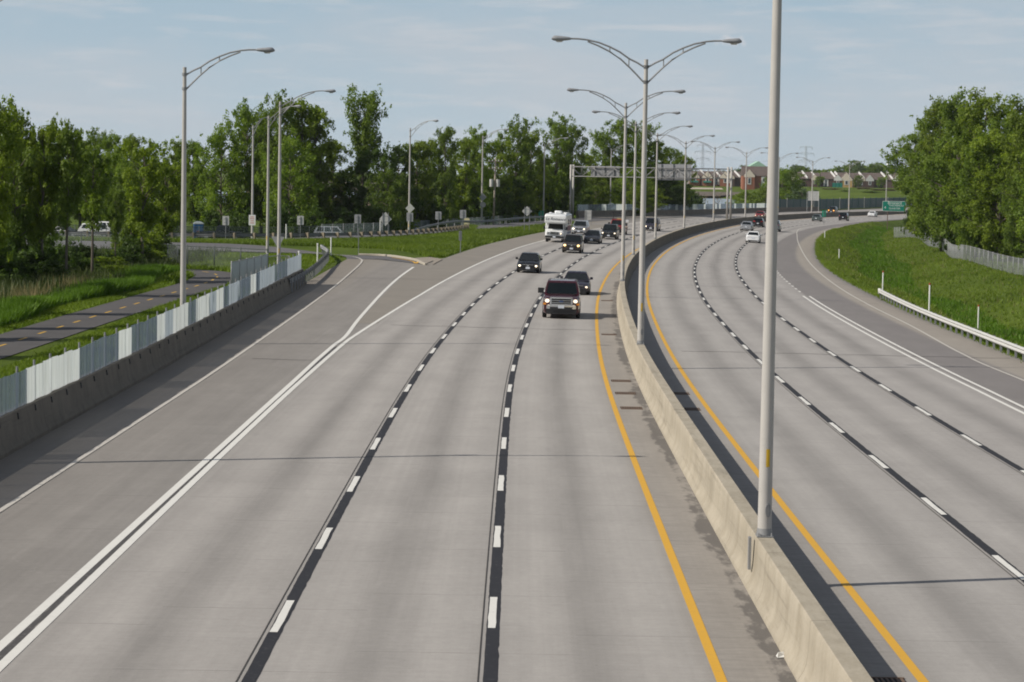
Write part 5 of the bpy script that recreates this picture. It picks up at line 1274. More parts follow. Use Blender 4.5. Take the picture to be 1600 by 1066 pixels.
def make_tree(seed, H, W, trunk=.22, leaf=.30, n=7000, mat=None, form='poplar', lean=.04, clump=1.0, n_limbs=26, gap=.0):
    g = np.random.default_rng(seed); tr = MB()
    # trunk
    k = 7; tp = [(g.normal(0, lean) * i * H / k * .12, g.normal(0, lean) * i * H / k * .12, H * .93 * i / k) for i in range(k + 1)]; tp[0] = (0, 0, -.3)
    r0 = .016 * H + .03; tr.tube(tp, [r0 * (1 - .88 * i / k) for i in range(k + 1)], 8)
    tpA = np.array(tp); centers = []; rads = []
    for j in range(n_limbs):
        q = trunk + (1 - trunk) * (j + g.random()) / n_limbs * .97
        z = q * H * .93; b = np.array([np.interp(z, tpA[:, 2], tpA[:, 0]), np.interp(z, tpA[:, 2], tpA[:, 1]), z])
        s = (q - trunk) / (1 - trunk)
        if form == 'poplar': env = W / 2 * (0.42 + 1.25 * s) * (1 - s) ** .55 * 1.22 if s < 1 else 0
        elif form == 'round': env = W / 2 * math.sqrt(max(.06, 1 - (2 * s - .86) ** 2))
        elif form == 'vase': env = W / 2 * (.30 + .85 * s) * (1.0 if s < .8 else (1 - s) / .2 * .6 + .4)
        else: env = W / 2 * (.8 + .2 * math.sin(j)) * (1 - s * .55)
        env *= g.uniform(.62, 1.2); a = j * 2.399 + g.normal(0, .5); up = {'poplar': .75, 'round': .35, 'vase': .9, 'bush': .3}[form] * g.uniform(.6, 1.4)
        e = b + np.array([math.cos(a) * env, math.sin(a) * env, env * up]); e[2] = min(e[2], H * 1.0)
        m = (b + e) / 2 + g.normal(0, .12 * env + .02, 3); r = r0 * (1 - q) * .5 + .025
        tr.tube([b, m, e], [r, r * .65, r * .25], 5, False)
        for f, sc in ((.45, .75), (.75, .95), (1.0, .85), (1.12, .55)):
            c = b + (e - b) * f + g.normal(0, .06 * W, 3) * .6; centers.append(c); rads.append(sc * clump * g.uniform(.6, 1.15) * (.085 * W + .035 * H) * (1 - .35 * s))
            if g.random() < .5:
                c2 = c + g.normal(0, .11 * W, 3); centers.append(c2); rads.append(rads[-1] * .6)
    centers.append(np.array([tpA[-1, 0], tpA[-1, 1], H * .95])); rads.append(.05 * H * clump)
    centers = np.array(centers); rads = np.array(rads)
    keep = g.random(len(centers)) > gap; centers, rads = centers[keep], rads[keep]
    wgt = rads ** 2.1; idx = g.choice(len(centers), n, p=wgt / wgt.sum())
    d = unit(g.normal(0, 1, (n, 3))); rr = g.random(n) ** .42
    C = centers[idx] + d * (rads[idx] * rr)[:, None] * np.array([1.05, 1.05, .95])
    C += g.normal(0, .02 * W, (n, 3)) * .5
    C[:, 2] = np.maximum(C[:, 2], .15)
    nrm = unit(d * .9 + np.array([0, 0, .55]) + g.normal(0, .55, (n, 3))); t1 = unit(np.cross(nrm, g.normal(0, 1, (n, 3)))); t2 = np.cross(nrm, t1)
    s = leaf * g.uniform(.55, 1.25, n)[:, None] * .62
    ct = g.random(len(centers)); tone = np.clip(.55 * ct[idx] + .45 * g.random(n), 0, 1)
    crown = quads_mesh('crown', C, t1 * s, t2 * s, tone, mat or M_LEAF)
    trunk_m = tr.mesh('trunk', M_BARK, True)
    root = thing('tree', 'tree', 'tree'); 
    link(bpy.data.objects.new('crown', crown), root); link(bpy.data.objects.new('trunk', trunk_m), root)
    root['H'] = H; root['W'] = W
    root.name = 'tree'
    return root
LIB = {}
def lib(key):
    if key not in LIB:
        f = {
         'popA': lambda: make_tree(1, 16, 7.5, .08, .31, 14000, M_LEAF, 'poplar', n_limbs=44, clump=1.0, gap=.08),
         'popB': lambda: make_tree(2, 16, 6.5, .08, .31, 13000, M_LEAFS, 'poplar', n_limbs=42, gap=.12, clump=1.05),
         'popC': lambda: make_tree(3, 16, 9.0, .08, .31, 15000, M_LEAF, 'poplar', n_limbs=46, clump=.98, gap=.08),
         'rndA': lambda: make_tree(4, 14, 10, .10, .31, 14000, M_LEAF, 'round', n_limbs=44),
         'rndB': lambda: make_tree(5, 14, 9, .10, .31, 13000, M_LEAFY, 'round', n_limbs=40, gap=.06),
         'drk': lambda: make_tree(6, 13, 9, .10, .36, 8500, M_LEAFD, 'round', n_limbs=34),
         'tall': lambda: make_tree(27, 18, 6.4, .46, .30, 11000, M_LEAF, 'vase', .05, n_limbs=40, clump=1.12),
         'nearA': lambda: make_tree(8, 10, 5.2, .28, .20, 15000, M_LEAFS, 'vase', .10, n_limbs=30, gap=.05),
         'nearB': lambda: make_tree(9, 10, 5.6, .25, .21, 13000, M_LEAFY, 'vase', .12, n_limbs=28, gap=.12),
         'nearD': lambda: make_tree(20, 10, 5.2, .46, .21, 9500, M_LEAF, 'vase', .12, n_limbs=26, gap=.15),
         'nearC': lambda: make_tree(10, 10, 6.0, .22, .20, 17000, M_LEAF, 'round', .10, n_limbs=32, gap=.08),
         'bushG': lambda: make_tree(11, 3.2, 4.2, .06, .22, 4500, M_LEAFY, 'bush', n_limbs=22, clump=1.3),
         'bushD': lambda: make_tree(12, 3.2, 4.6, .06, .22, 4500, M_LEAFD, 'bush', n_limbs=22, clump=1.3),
         'bushB': lambda: make_tree(13, 4.0, 5.0, .06, .26, 4500, M_LEAFB, 'round', n_limbs=22, clump=1.3),
         'bushR': lambda: make_tree(14, 3.5, 5.5, .06, .26, 4000, M_LEAFR, 'round', n_limbs=22, clump=1.3),
         'bigA': lambda: make_tree(15, 20, 11, .08, .34, 22000, M_LEAF, 'round', n_limbs=46),
         'bigB': lambda: make_tree(16, 20, 9.5, .08, .34, 20000, M_LEAFS, 'poplar', n_limbs=44),
         'bigC': lambda: make_tree(31, 20, 9.5, .40, .34, 13000, M_LEAF, 'round', n_limbs=34),
         'far': lambda: make_tree(17, 13, 10, .08, .65, 2600, M_LEAFB, 'round', n_limbs=24, clump=1.2),
         'farB': lambda: make_tree(18, 14, 8, .08, .65, 2600, M_LEAF, 'poplar', n_limbs=24, clump=1.2),
         'bare': lambda: make_tree(19, 8, 3.5, .15, .25, 250, M_DRY, 'vase', n_limbs=30, clump=.8),
        }[key]
        LIB[key] = [f(), False]
    return LIB[key]
_rt = random.Random(21)
def tree(key, px, d, top_py, label, w_px=None, group=None, base=None, name='tree', cat='tree', rz=None):
    """a tree at distance d on the pixel column px whose top reaches top_py"""
    p = at_d(px, 300, d) if base is None else Vector(base)
    for _ in range(3):
        z = zg(p.x, p.y); top = at_d(px, top_py, d).z; p = at_d(px, proj(p.x, p.y, z)[1], d) if base is None else p
    p.z = zg(p.x, p.y)
    e = lib(key); root = e[0]; H, Wd = root['H'], root['W']
    sz = max(.5, top - p.z) / H; sw = (w_px * d / F / Wd) if w_px else sz * _rt.uniform(.9, 1.12)
    rz = _rt.uniform(0, 6.28) if rz is None else rz
    if not e[1]:
        e[1] = True; root.location = p; root.rotation_euler = (0, 0, rz); root.scale = (sw, sw, sz); root['label'] = label; root['category'] = cat; root.name = name
        if group: root['group'] = group
        return root
    o = dup(root, label, p, rz, (sw, sw, sz), group); o.name = name; o['category'] = cat; return o
GN, GB, GR, GM = 'slim trees beside the shared path', 'trees behind the on-ramp fence', 'big trees on the right', 'trees behind the far screen fence'
# beside the path, left
for a in [('nearA', -6, 134, 172, 'leafy tree cut by the left picture edge beside the path', 92), ('nearC', 22, 150, 166, 'tallest tree in the left corner with a ragged top against the sky', 92),
          ('nearB', 66, 150, 200, 'slim tree left of the white trunked one beside the path', 78), ('nearD', 104, 150, 212, 'slim tree with a pale straight trunk beside the path', 78), ('nearD', 144, 156, 235, 'forked slim tree in front of the white parked SUV', 74),
          ('nearD', 180, 168, 300, 'low young tree with a bent trunk in front of the white parked cars', 36), ('nearB', 222, 176, 228, 'leafy young tree left of the tallest single armed lamp pole', 86), ('nearB', 258, 190, 256, 'yellow green tree directly behind the tallest single armed lamp pole', 72),
          ('nearC', 45, 168, 212, 'dense tree behind the slim trees near the left picture edge', 96), ('nearC', 205, 184, 250, 'dark bushy tree filling the gap right of the parked cars', 60)]:
    tree(a[0], a[1], a[2], a[3], a[4], a[5], GN)
for px_, d_, t_ in ((-60, 118, 150), (-120, 108, 130), (-190, 101, 120), (-270, 92, 100)):
    tree('nearC' if px_ % 20 else 'nearA', px_, d_, t_, 'leafy tree beside the path beyond the left picture edge', 90, GN)
# tree wall behind the car park and the on-ramp
back = [('popB', 5, 330, 205, 66), ('popA', 92, 330, 200, 56), ('rndA', 58, 335, 215, 76), ('popB', 125, 335, 214, 54), ('popC', 150, 340, 210, 62), ('popA', 172, 335, 212, 50), ('popB', 205, 335, 207, 46), ('rndA', 190, 330, 236, 76), ('rndB', 232, 328, 247, 66),
        ('rndA', 262, 330, 246, 56), ('popB', 282, 325, 216, 46), ('popA', 303, 322, 222, 56), ('rndA', 345, 318, 193, 84), ('popC', 385, 322, 168, 80), ('popA', 408, 326, 178, 70), ('popC', 436, 318, 155, 84), ('popB', 470, 320, 150, 70), ('rndA', 452, 312, 212, 86), ('popB', 492, 322, 162, 56),
        ('popB', 520, 330, 216, 54), ('tall', 566, 326, 147, 60), ('drk', 545, 328, 262, 80), ('drk', 590, 322, 228, 74), ('drk', 622, 330, 222, 66), ('rndA', 605, 318, 262, 60), ('popB', 650, 334, 218, 56), ('popA', 694, 345, 200, 48), ('popB', 672, 348, 214, 56), ('drk', 660, 338, 262, 66),
        ('popB', 726, 368, 212, 52), ('popC', 745, 376, 205, 56), ('popB', 776, 384, 214, 50), ('rndB', 712, 368, 272, 60), ('rndA', 752, 382, 262, 66), ('popC', 806, 392, 190, 62), ('popB', 828, 396, 204, 54), ('rndB', 845, 400, 240, 56), ('popC', 868, 412, 186, 62), ('popA', 893, 416, 196, 50), ('drk', 800, 388, 272, 66), ('rndA', 880, 415, 250, 66)]
names = ['tree with a slim crown', 'leafy tree', 'broad tree', 'upright tree']
for i, a in enumerate(back):
    tree(a[0], a[1], a[2], a[3], 'X', a[4], GB)['_bk'] = a[1]
mid = [('popB', 914, 455, 238, 48), ('popC', 940, 460, 208, 56), ('popA', 968, 462, 188, 64), ('popC', 1000, 470, 198, 62), ('popB', 1024, 472, 216, 44), ('popA', 1048, 482, 232, 44), ('popB', 1068, 488, 240, 32), ('rndB', 930, 446, 270, 66), ('rndA', 985, 452, 262, 66), ('drk', 1035, 470, 275, 76), ('drk', 1060, 478, 288, 40), ('rndB', 1008, 440, 286, 56), ('drk', 900, 440, 290, 50)]
for a in mid: tree(a[0], a[1], a[2], a[3], 'X', a[4], GM)['_bk'] = a[1]
right = [('bigC', 1426, 412, 200, 76), ('bigA', 1452, 388, 205, 78), ('bigB', 1464, 366, 160, 92), ('bigA', 1492, 326, 140, 108), ('bigB', 1535, 318, 146, 108), ('bigA', 1578, 306, 168, 116), ('bigB', 1612, 290, 158, 110), ('bigB', 1500, 340, 175, 96), ('rndA', 1450, 394, 250, 56), ('rndA', 1470, 335, 250, 96), ('popC', 1524, 300, 232, 90), ('rndB', 1560, 296, 262, 90), ('bigA', 1640, 280, 170, 110), ('rndA', 1600, 285, 262, 80), ('popB', 1548, 300, 200, 80)]
for a in right: tree(a[0], a[1], a[2], a[3], 'X', a[4], GR)['_bk'] = a[1]
bush = [('bushD', 1424, 408, 326, 34), ('bushG', 1440, 392, 322, 44), ('bushG', 1452, 380, 325, 60), ('bushD', 1480, 350, 330, 66), ('bushG', 1530, 305, 345, 74), ('bushD', 1500, 325, 352, 60)]
for i, a in enumerate(bush):
    tree(a[0], a[1], a[2], a[3], 'X', a[4], 'bushes under the right hand trees', None, 'bush', 'bush')['_bk'] = a[1]
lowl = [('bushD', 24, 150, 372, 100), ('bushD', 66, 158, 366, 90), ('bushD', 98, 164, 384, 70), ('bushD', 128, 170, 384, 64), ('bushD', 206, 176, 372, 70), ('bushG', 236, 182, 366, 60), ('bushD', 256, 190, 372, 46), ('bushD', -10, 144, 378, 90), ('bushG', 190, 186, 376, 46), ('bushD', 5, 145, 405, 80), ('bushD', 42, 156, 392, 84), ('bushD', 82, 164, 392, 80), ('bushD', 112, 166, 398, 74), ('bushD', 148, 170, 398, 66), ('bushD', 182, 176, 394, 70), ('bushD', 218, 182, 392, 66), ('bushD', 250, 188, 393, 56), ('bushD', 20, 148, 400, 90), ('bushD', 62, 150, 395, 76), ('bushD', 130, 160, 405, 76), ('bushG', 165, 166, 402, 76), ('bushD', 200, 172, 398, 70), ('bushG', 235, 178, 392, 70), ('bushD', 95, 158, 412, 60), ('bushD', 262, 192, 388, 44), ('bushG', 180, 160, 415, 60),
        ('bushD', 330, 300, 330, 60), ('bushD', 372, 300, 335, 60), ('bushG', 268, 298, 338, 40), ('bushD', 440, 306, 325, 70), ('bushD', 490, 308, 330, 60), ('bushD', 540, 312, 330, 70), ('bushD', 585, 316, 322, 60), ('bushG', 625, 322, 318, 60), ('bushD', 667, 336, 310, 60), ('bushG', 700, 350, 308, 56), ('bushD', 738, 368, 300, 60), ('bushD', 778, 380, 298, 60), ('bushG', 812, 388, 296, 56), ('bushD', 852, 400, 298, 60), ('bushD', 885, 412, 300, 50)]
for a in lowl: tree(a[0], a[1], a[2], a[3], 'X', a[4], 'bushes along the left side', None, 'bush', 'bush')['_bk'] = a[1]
shore = [('bushD', 1078, 590, 300, 44), ('bushD', 1092, 585, 313, 30), ('rndB', 1165, 700, 297, 54), ('rndB', 1196, 720, 292, 44), ('rndA', 1222, 735, 262, 50), ('popC', 1234, 745, 266, 46), ('rndA', 1205, 740, 274, 36), ('bushB', 1252, 720, 296, 40), ('bushB', 1242, 700, 305, 30), ('bushB', 1264, 735, 300, 30), ('bushG', 1178, 690, 312, 40), ('bare', 1100, 615, 306, 14), ('bare', 1121, 620, 302, 18),
         ('bushD', 1362, 900, 302, 30), ('bushR', 1382, 930, 296, 44), ('bushR', 1350, 1010, 296, 26), ('bushR', 1300, 1020, 297, 34), ('bushD', 1320, 930, 306, 20)]
for a in shore: tree(a[0], a[1], a[2], a[3], 'X', a[4], 'bushes and trees on the river bank', None, 'bush' if 'bush' in a[0] else 'tree', 'bush' if 'bush' in a[0] else 'tree')['_bk'] = a[1]
# far woods behind the houses
fw = random.Random(5); px = 1058; i = 0
GF = 'distant trees behind the townhouses'
while px < 1470:
    top = float(np.interp(px, [1058, 1100, 1150, 1165, 1185, 1215, 1240, 1262, 1285, 1300, 1320, 1333, 1350, 1375, 1385, 1410, 1470], [271, 270, 265, 259, 267, 269, 259, 261, 265, 262, 258, 251, 259, 251, 258, 262, 258])) + fw.uniform(-2, 4)
    tree(fw.choice(['far', 'far', 'farB']), px, fw.uniform(1290, 1500), top, 'X', fw.uniform(20, 34), GF)['_bk'] = px
    px += fw.uniform(6, 9); i += 1
for q in (1212, 1228, 1280, 1341, 1377, 1408):
    tree('farB', q, 1180 + fw.uniform(-40, 20), 276 + fw.uniform(-3, 6), 'X', 16, 'small trees between the townhouses')['_bk'] = q
# labels by place in each row
ORD = ['first', 'second', 'third', 'fourth', 'fifth', 'sixth', 'seventh', 'eighth', 'ninth', 'tenth', 'eleventh', 'twelfth', 'thirteenth', 'fourteenth', 'fifteenth', 'sixteenth', 'seventeenth', 'eighteenth', 'nineteenth', 'twentieth']
TENS = {2: 'twenty', 3: 'thirty', 4: 'forty', 5: 'fifty'}
def ordw(n): return ORD[n] if n < 20 else (TENS[(n + 1) // 10] + '-' + ORD[(n + 1) % 10 - 1] if (n + 1) % 10 else {2: 'twentieth', 3: 'thirtieth', 4: 'fortieth', 5: 'fiftieth'}[(n + 1) // 10])
adj = {M_LEAF.name: 'mid green', M_LEAFS.name: 'light green', M_LEAFY.name: 'yellow green', M_LEAFD.name: 'dark green', M_LEAFB.name: 'pale blue green', M_LEAFR.name: 'dull red', M_DRY.name: 'nearly bare'}
def look(o):
    for c in S.objects:
        if c.parent == o and c.name.startswith('crown'): return adj[c.data.materials[0].name]
    return 'green'
rows_ = {}
for o in S.objects:
    if '_bk' in o: rows_.setdefault((o['group'], o['category']), []).append(o)
WHERE = {GB: 'behind the on-ramp fence', GM: 'behind the far screen fence and gantry', GR: 'on the right above the pale slatted fence', 'bushes under the right hand trees': 'under the big right hand trees', 'bushes along the left side': 'low along the left side', 'bushes and trees on the river bank': 'on the river bank', GF: 'in the distant wood behind the townhouses', 'small trees between the townhouses': 'standing between the townhouses'}
parent_crown = {}
for c in S.objects:
    if c.parent and c.name.startswith('crown'): parent_crown[c.parent.name] = adj[c.data.materials[0].name]
for (gname, ct), os_ in rows_.items():
    os_.sort(key=lambda o: o['_bk'])
    for i, o in enumerate(os_):
        o['label'] = '%s %s %s, %s from the left' % (parent_crown.get(o.name, 'green'), ct, WHERE[gname], ordw(i)); del o['_bk']
for o in list(S.objects):
    for k in ('H', 'W'):
        if k in o: del o[k]

# ------------------------------------------------------------------ grass and weeds
def blades(name, P, h, w, mat, tone_lo=0.0, tone_hi=1.0, lean=.35, per=4):
    n = len(P); g = rng; m = n * per
    B = np.repeat(P, per, 0) + np.c_[g.normal(0, .10, m), g.normal(0, .10, m), np.zeros(m)]
    hh = np.repeat(h if hasattr(h, '__len__') else np.full(n, h), per) * g.uniform(.55, 1.2, m); a = g.uniform(0, 2 * np.pi, m)
    T = np.c_[np.cos(a), np.sin(a), np.zeros(m)] * (w * g.uniform(.6, 1.3, m))[:, None]
    L = np.c_[g.normal(0, lean, m), g.normal(0, lean, m), np.ones(m)] * hh[:, None]
    v = np.empty((m, 3, 3)); v[:, 0] = B - T; v[:, 1] = B + T; v[:, 2] = B + L
    me = bpy.data.meshes.new(name); me.vertices.add(3 * m); me.vertices.foreach_set('co', v.reshape(-1)); me.loops.add(3 * m); me.loops.foreach_set('vertex_index', np.arange(3 * m, dtype=np.int32))
    me.polygons.add(m); me.polygons.foreach_set('loop_start', np.arange(0, 3 * m, 3, dtype=np.int32))
    at = me.attributes.new('leaf_tone', 'FLOAT', 'FACE'); patch = .5 + .5 * np.sin(P[:, 0] * .31 + 1.3 * np.sin(P[:, 1] * .13)) * np.sin(P[:, 1] * .21 + P[:, 0] * .1)
    tn = np.clip(np.repeat(patch, per) * .6 + g.uniform(-.1, .5, m), 0, 1) * (tone_hi - tone_lo) + tone_lo
    at.data.foreach_set('value', tn.astype(np.float32)); me.materials.append(mat); me.update(calc_edges=True)
    o = link(bpy.data.objects.new(name, me)); o['kind'] = 'stuff'; return o
def scatter(n, xr, yr, ok, yb=1.0):
    out = []
    while len(out) < n:
        y = yr[0] + (yr[1] - yr[0]) * rng.random() ** yb; x = rng.uniform(*xr) if not callable(xr) else xr(y)
        if ok(x, y): out.append((x, y, zg(x, y) - .05))
    return np.array(out)
pcx = np.array([p.x for p in path_c]); pcy = np.array([p.y for p in path_c]); o_ = np.argsort(pcy)
def pathx(y): return float(np.interp(y, pcy[o_], pcx[o_]))
def in_path(x, y): return y < 160 and abs(x - pathx(y)) < 1.72 or (160 <= y < 175 and ((pcx - x) ** 2 + (pcy - y) ** 2).min() < 1.75 ** 2)
lo_y = lambda x: float(np.interp(x, [-140, -75, -44, -30, -22, -18, -15.4, -14.2], [215, 214, 213, 212.2, 211.3, 209.8, 207, 203]))
blades('verge_grass', scatter(24000, (-18.8, -14.5), (55, 170), lambda x, y: not in_path(x, y) and x > pathx(min(y, 160))), .16, .03, M_BLADE, 0, .9)
blades('verge_grass', scatter(9000, (-26, -14.6), (160, 206), lambda x, y: not in_path(x, y) and y < lo_y(x) - .5), .22, .035, M_BLADE, 0, .9)
def left_of(y): return pathx(min(y, 160)) - 1.9 - abs(rng.normal(0, 1.0))
blades('short_path_grass', scatter(7000, lambda y: pathx(min(y, 160)) - 1.75 - rng.uniform(0, 1.6), (75, 166), lambda x, y: not in_path(x, y)), .14, .03, M_BLADE, .1, .9)
hb = scatter(13000, lambda y: pathx(min(y, 158)) - 3.1 - abs(rng.normal(0, .75)) - .5 * math.sin(y * .21), (78, 164), lambda x, y: not in_path(x, y) and x > pathx(min(y, 158)) - 6)
blades('tall_roadside_grass', hb, .62 + .18 * np.sin(hb[:, 1] * .33), .05, M_BLADED, .15, 1.0, .3, 5)
blades('weeds', scatter(16000, (-62, -23), (85, 206), lambda x, y: x < pathx(min(y, 160)) - 4.5), .75, .04, M_WEED, 0, 1, .35, 4)
rd = scatter(190, lambda y: pathx(y) - 5.0 - abs(rng.normal(0, 1.1)), (108, 146), lambda x, y: math.sin(y * .55) + .6 * math.sin(y * 1.3) > .1)
blades('dry_reeds', rd, 1.0, .02, M_DRY, 0, 1, .16, 4)
def in_gore(x, y):
    if y < 204: return False
    o = offset(x, y)
    if o > -16.6: return False
    if x > -16 and y < float(np.interp(x, [-16, -14.3, -12.1, -9.9, -8.7, -7.6], [225.6, 225, 224, 219, 214.5, 209])): return False
    if x <= -16 and y < float(np.interp(x, [-140, -75, -42, -26, -16], [234.5, 233.5, 231.5, 229.5, 226.5])): return False
    ry = float(np.interp(x, [p[0] for p in rail_xy], [p[1] for p in rail_xy])) if x < -6.5 else 400
    return y < ry + .4
def in_gore2(x, y):
    if x <= -6.5 or y > 390: return False
    if offset(x, y) > -16.6 or y < 208: return False
    e = min(edge_n, key=lambda p: (p.x - x) ** 2 + (p.y - y) ** 2)
    return (x - e.x) > 0 and ((p_ := (e.x - x) ** 2 + (e.y - y) ** 2) > .5)
blades('gore_grass', scatter(26000, (-62, -5), (205, 320), in_gore), .34, .05, M_BLADE, .05, .95, .35, 4)
blades('gore_grass', scatter(6000, (-7, 10), (225, 390), in_gore2), .34, .06, M_BLADE, .05, .95, .35, 4)
def rv_x(y): return onroad(Roff(y) + .5 + 34 * rng.random() ** 1.15, y).x
_n_c = [0]
def ditch_t(x, y):
    w = float(np.interp(y, [0, 120, 260, 350, 395, 420, 460], [.85, .9, 1, .95, .8, .6, .5])); return (offset(x, y) - Roff(y) - .6) / w + .9 * math.sin(y * .052 + 1.0)
VG = scatter(50000, rv_x, (92, 520), lambda x, y: True, 1.25)
VT = np.array([ditch_t(p[0], p[1]) for p in VG])
ditch_fold = (VT > 4.2) & (VT < 10.5)
blades('verge_grass', VG[~ditch_fold], .26, .04, M_BLADE, .15, 1.0, .35, 4)
blades('shade_toned_ditch_grass', VG[ditch_fold], .40, .05, M_BLADED, 0, .55, .3, 4)  # ditch fold: taller blades, darkened in colour to stand in for its shade
blades('edge_grass', scatter(6000, lambda y: onroad(Roff(y) + rng.uniform(-.12, .7), y).x, (90, 420), lambda x, y: True, 1.2), .18, .035, M_BLADE, .2, 1.0, .4, 4)
blades('far_bank_grass', scatter(5000, (-27, -17), (150, 204), lambda x, y: False if in_path(x, y) else y < lo_y(x) - .4), .35, .05, M_BLADE, 0, .9)
dk = VG[rng.choice(len(VG), 2600, replace=False)]
blades('dry_grass', dk, .42, .02, M_DRY, 0, .8, .3, 3)
# pale stones and dry weeds behind the right guardrail
M_STONE = plain('pale_stone', (.42, .39, .33), .9, 0, .3, 2)
sm = MB(); rr = random.Random(9)
for _ in range(420):
    y = rr.uniform(92, 163); p = onroad(Roff(y) + rr.uniform(1.0, 1.7), y); p.z = zg(p.x, p.y); s_ = rr.uniform(.03, .10)
    R = [[(p.x + s_ * a * math.cos(t) * rr.uniform(.7, 1.2), p.y + s_ * a * math.sin(t) * rr.uniform(.7, 1.2), p.z + s_ * z) for t in [k * math.pi / 3 for k in range(6)]] for a, z in ((1, -.5), (1.1, .3), (.5, .9))]
    sm.rings(R)
so = sm.build('pale_gravel', M_STONE); so['kind'] = 'stuff'
# ------------------------------------------------------------------ houses across the river
M_BRICK = plain('red_brick', (.27, .105, .060), .85, 0, .15, .6); M_CREAM = plain('cream_render', (.68, .60, .50), .8, 0, .06); M_ROOF = plain('brown_shingle', (.115, .090, .080), .9, 0, .2, .8)
M_DBRICK = plain('dark_brick', (.10, .065, .055), .85, 0, .15, .6); M_OCHRE = plain('ochre_render', (.50, .33, .14), .8); M_WHT = plain('white_render', (.66, .65, .63), .7); M_GRN = plain('green_awning', (.01, .10, .075), .6); M_COPPER = plain('pale_green_copper', (.33, .52, .40), .6)
M_HWIN = plain('house_window', (.06, .07, .085), .15)
def house(px, base_py, d, W, gable_x, gable_w, wall, gab, label, D=9, Hw=4.2, Hr=2.9, roof=M_ROOF, fire=(), awn=False, wins=(.3,)):
    p = at_d(px, base_py, d); p.z = zg(p.x, p.y); root = thing('townhouse', label, 'house', tuple(p), rad(_rt.uniform(-5, 3)), 'townhouses across the river')
    mb = MB(); mb.box((0, 0, Hw / 2 - .5), (W, D, Hw + 1)); mb.build('wall', wall, root)
    mb = MB(); mb.prism([(-D / 2 - .4, Hw - .15), (0, Hw + Hr), (D / 2 + .4, Hw - .15)], -W / 2 - .3, W / 2 + .3, 'x'); rf = mb.build('roof', roof, root)
    if gable_w:
        g = gable_w / 2; mb = MB(); mb.box((gable_x, -D / 2 - .8, Hw / 2 - .5), (gable_w, 2.0, Hw + 1)); mb.build('bay_wall', wall if wall != M_DBRICK else M_DBRICK, root)
        mb = MB(); mb.prism([(gable_x - g, Hw - .9), (gable_x - g, Hw), (gable_x, Hw + gable_w * .55), (gable_x + g, Hw), (gable_x + g, Hw - .9)], -D / 2 - 1.86, -D / 2 - 1.6, 'y'); mb.build('gable', gab, root)
        mb = MB(); mb.prism([(gable_x - g - .25, Hw - .1), (gable_x, Hw + gable_w * .55 + .2), (gable_x + g + .25, Hw - .1)], -D / 2 - 1.59, 0, 'y'); mb.build('gable_roof', roof, root)
        mb = MB(); mb.box((gable_x, -D / 2 - 1.9, Hw * .56), (gable_w * .34, .12, Hw * .52)); w_ = mb.build('window', M_WHT, root)
        mb = MB(); mb.box((gable_x, -D / 2 - 1.97, Hw * .58), (gable_w * .20, .06, Hw * .40)); mb.build('pane', M_HWIN, w_)
        if awn: mb = MB(); mb.prism([(-D / 2 - 3.0, Hw * .30), (-D / 2 - 1.8, Hw * .52), (-D / 2 - 1.8, Hw * .30)], gable_x - g * .8, gable_x + g * .8, 'x'); mb.build('awning', M_GRN, root)
    for fx in fire:
        A_, B_ = Vector((fx - .9, -.15, Hw + Hr + .30)), Vector((fx + 1.5, -D / 2 - .35, Hw + .30)); q_ = Vector((.30, 0, 0)); u_ = Vector((0, 0, .35))
        mb = MB(); mb.rings([[A_ - q_ - u_, A_ + q_ - u_, A_ + q_ + u_, A_ - q_ + u_], [B_ - q_ - u_, B_ + q_ - u_, B_ + q_ + u_, B_ - q_ + u_]]); mb.build('party_wall', M_WHT, rf)
    for wx in wins:
        x = wx * W; mb = MB(); mb.box((x, -D / 2 - .06, Hw * .5), (2.4, .14, Hw * .86)); w_ = mb.build('window', M_WHT, root)
        mb = MB(); mb.box((x, -D / 2 - .14, Hw * .66), (1.0, .06, 1.5)); mb.box((x, -D / 2 - .14, Hw * .25), (1.0, .06, 1.7)); mb.build('pane', M_HWIN, w_)
    return root
HB = 1235
house(1074, 291.5, HB, 6, 0, 0, M_DBRICK, M_CREAM, 'dark townhouse end behind the right sign panel of the gantry', wins=(-.2, .25))
house(1089, 291.5, HB, 9, -1.5, 5.2, M_BRICK, M_CREAM, 'brick townhouse with a cream gable, first right of the gantry sign', awn=True, wins=(.38,))
house(1108, 291.5, HB, 9, -1.0, 5.2, M_BRICK, M_CREAM, 'brick townhouse with a cream gable and green awning, behind the seventh median lamp pole', fire=(-3.6,), awn=True, wins=(.42,))
house(1122, 291.5, HB, 6, 0, 0, M_DBRICK, M_CREAM, 'dark townhouse with white windows between two brick gables', fire=(-.8,), wins=(-.25, .25))
house(1133, 292, HB, 8, -.2, 5.4, M_BRICK, M_CREAM, 'brick townhouse with a cream gable left of the gantry legs', wins=())
house(1147, 292.5, HB, 10, -2.6, 4.2, M_DBRICK, M_CREAM, 'dark roofed townhouse right of the gantry legs with a white party wall', fire=(.9,), wins=(-.4,))
house(1159, 292.5, HB, 7, 0, 0, M_DBRICK, M_CREAM, 'dark townhouse beside the eighth median lamp pole', fire=(3.0,), wins=(0,))
house(1182, 296, HB - 30, 15, -4.4, 5.4, M_BRICK, M_CREAM, 'large brick house with a cream gable and steep brown roof beside the nearest lamp pole', Hw=6.4, Hr=4.6, wins=(.2, .42))
p = at_d(1182, 272, 1330); p.z = zg(p.x, p.y); root = thing('hall', 'brick hall with a pale green copper roof behind the large brick house', 'building', tuple(p))
mb = MB(); mb.box((0, 0, 4), (14, 16, 9)); mb.build('wall', M_BRICK, root); mb = MB(); mb.prism([(-8, 8.4), (0, 13.2), (8, 8.4)], -8.5, 8, 'y'); mb.build('roof', M_COPPER, root)
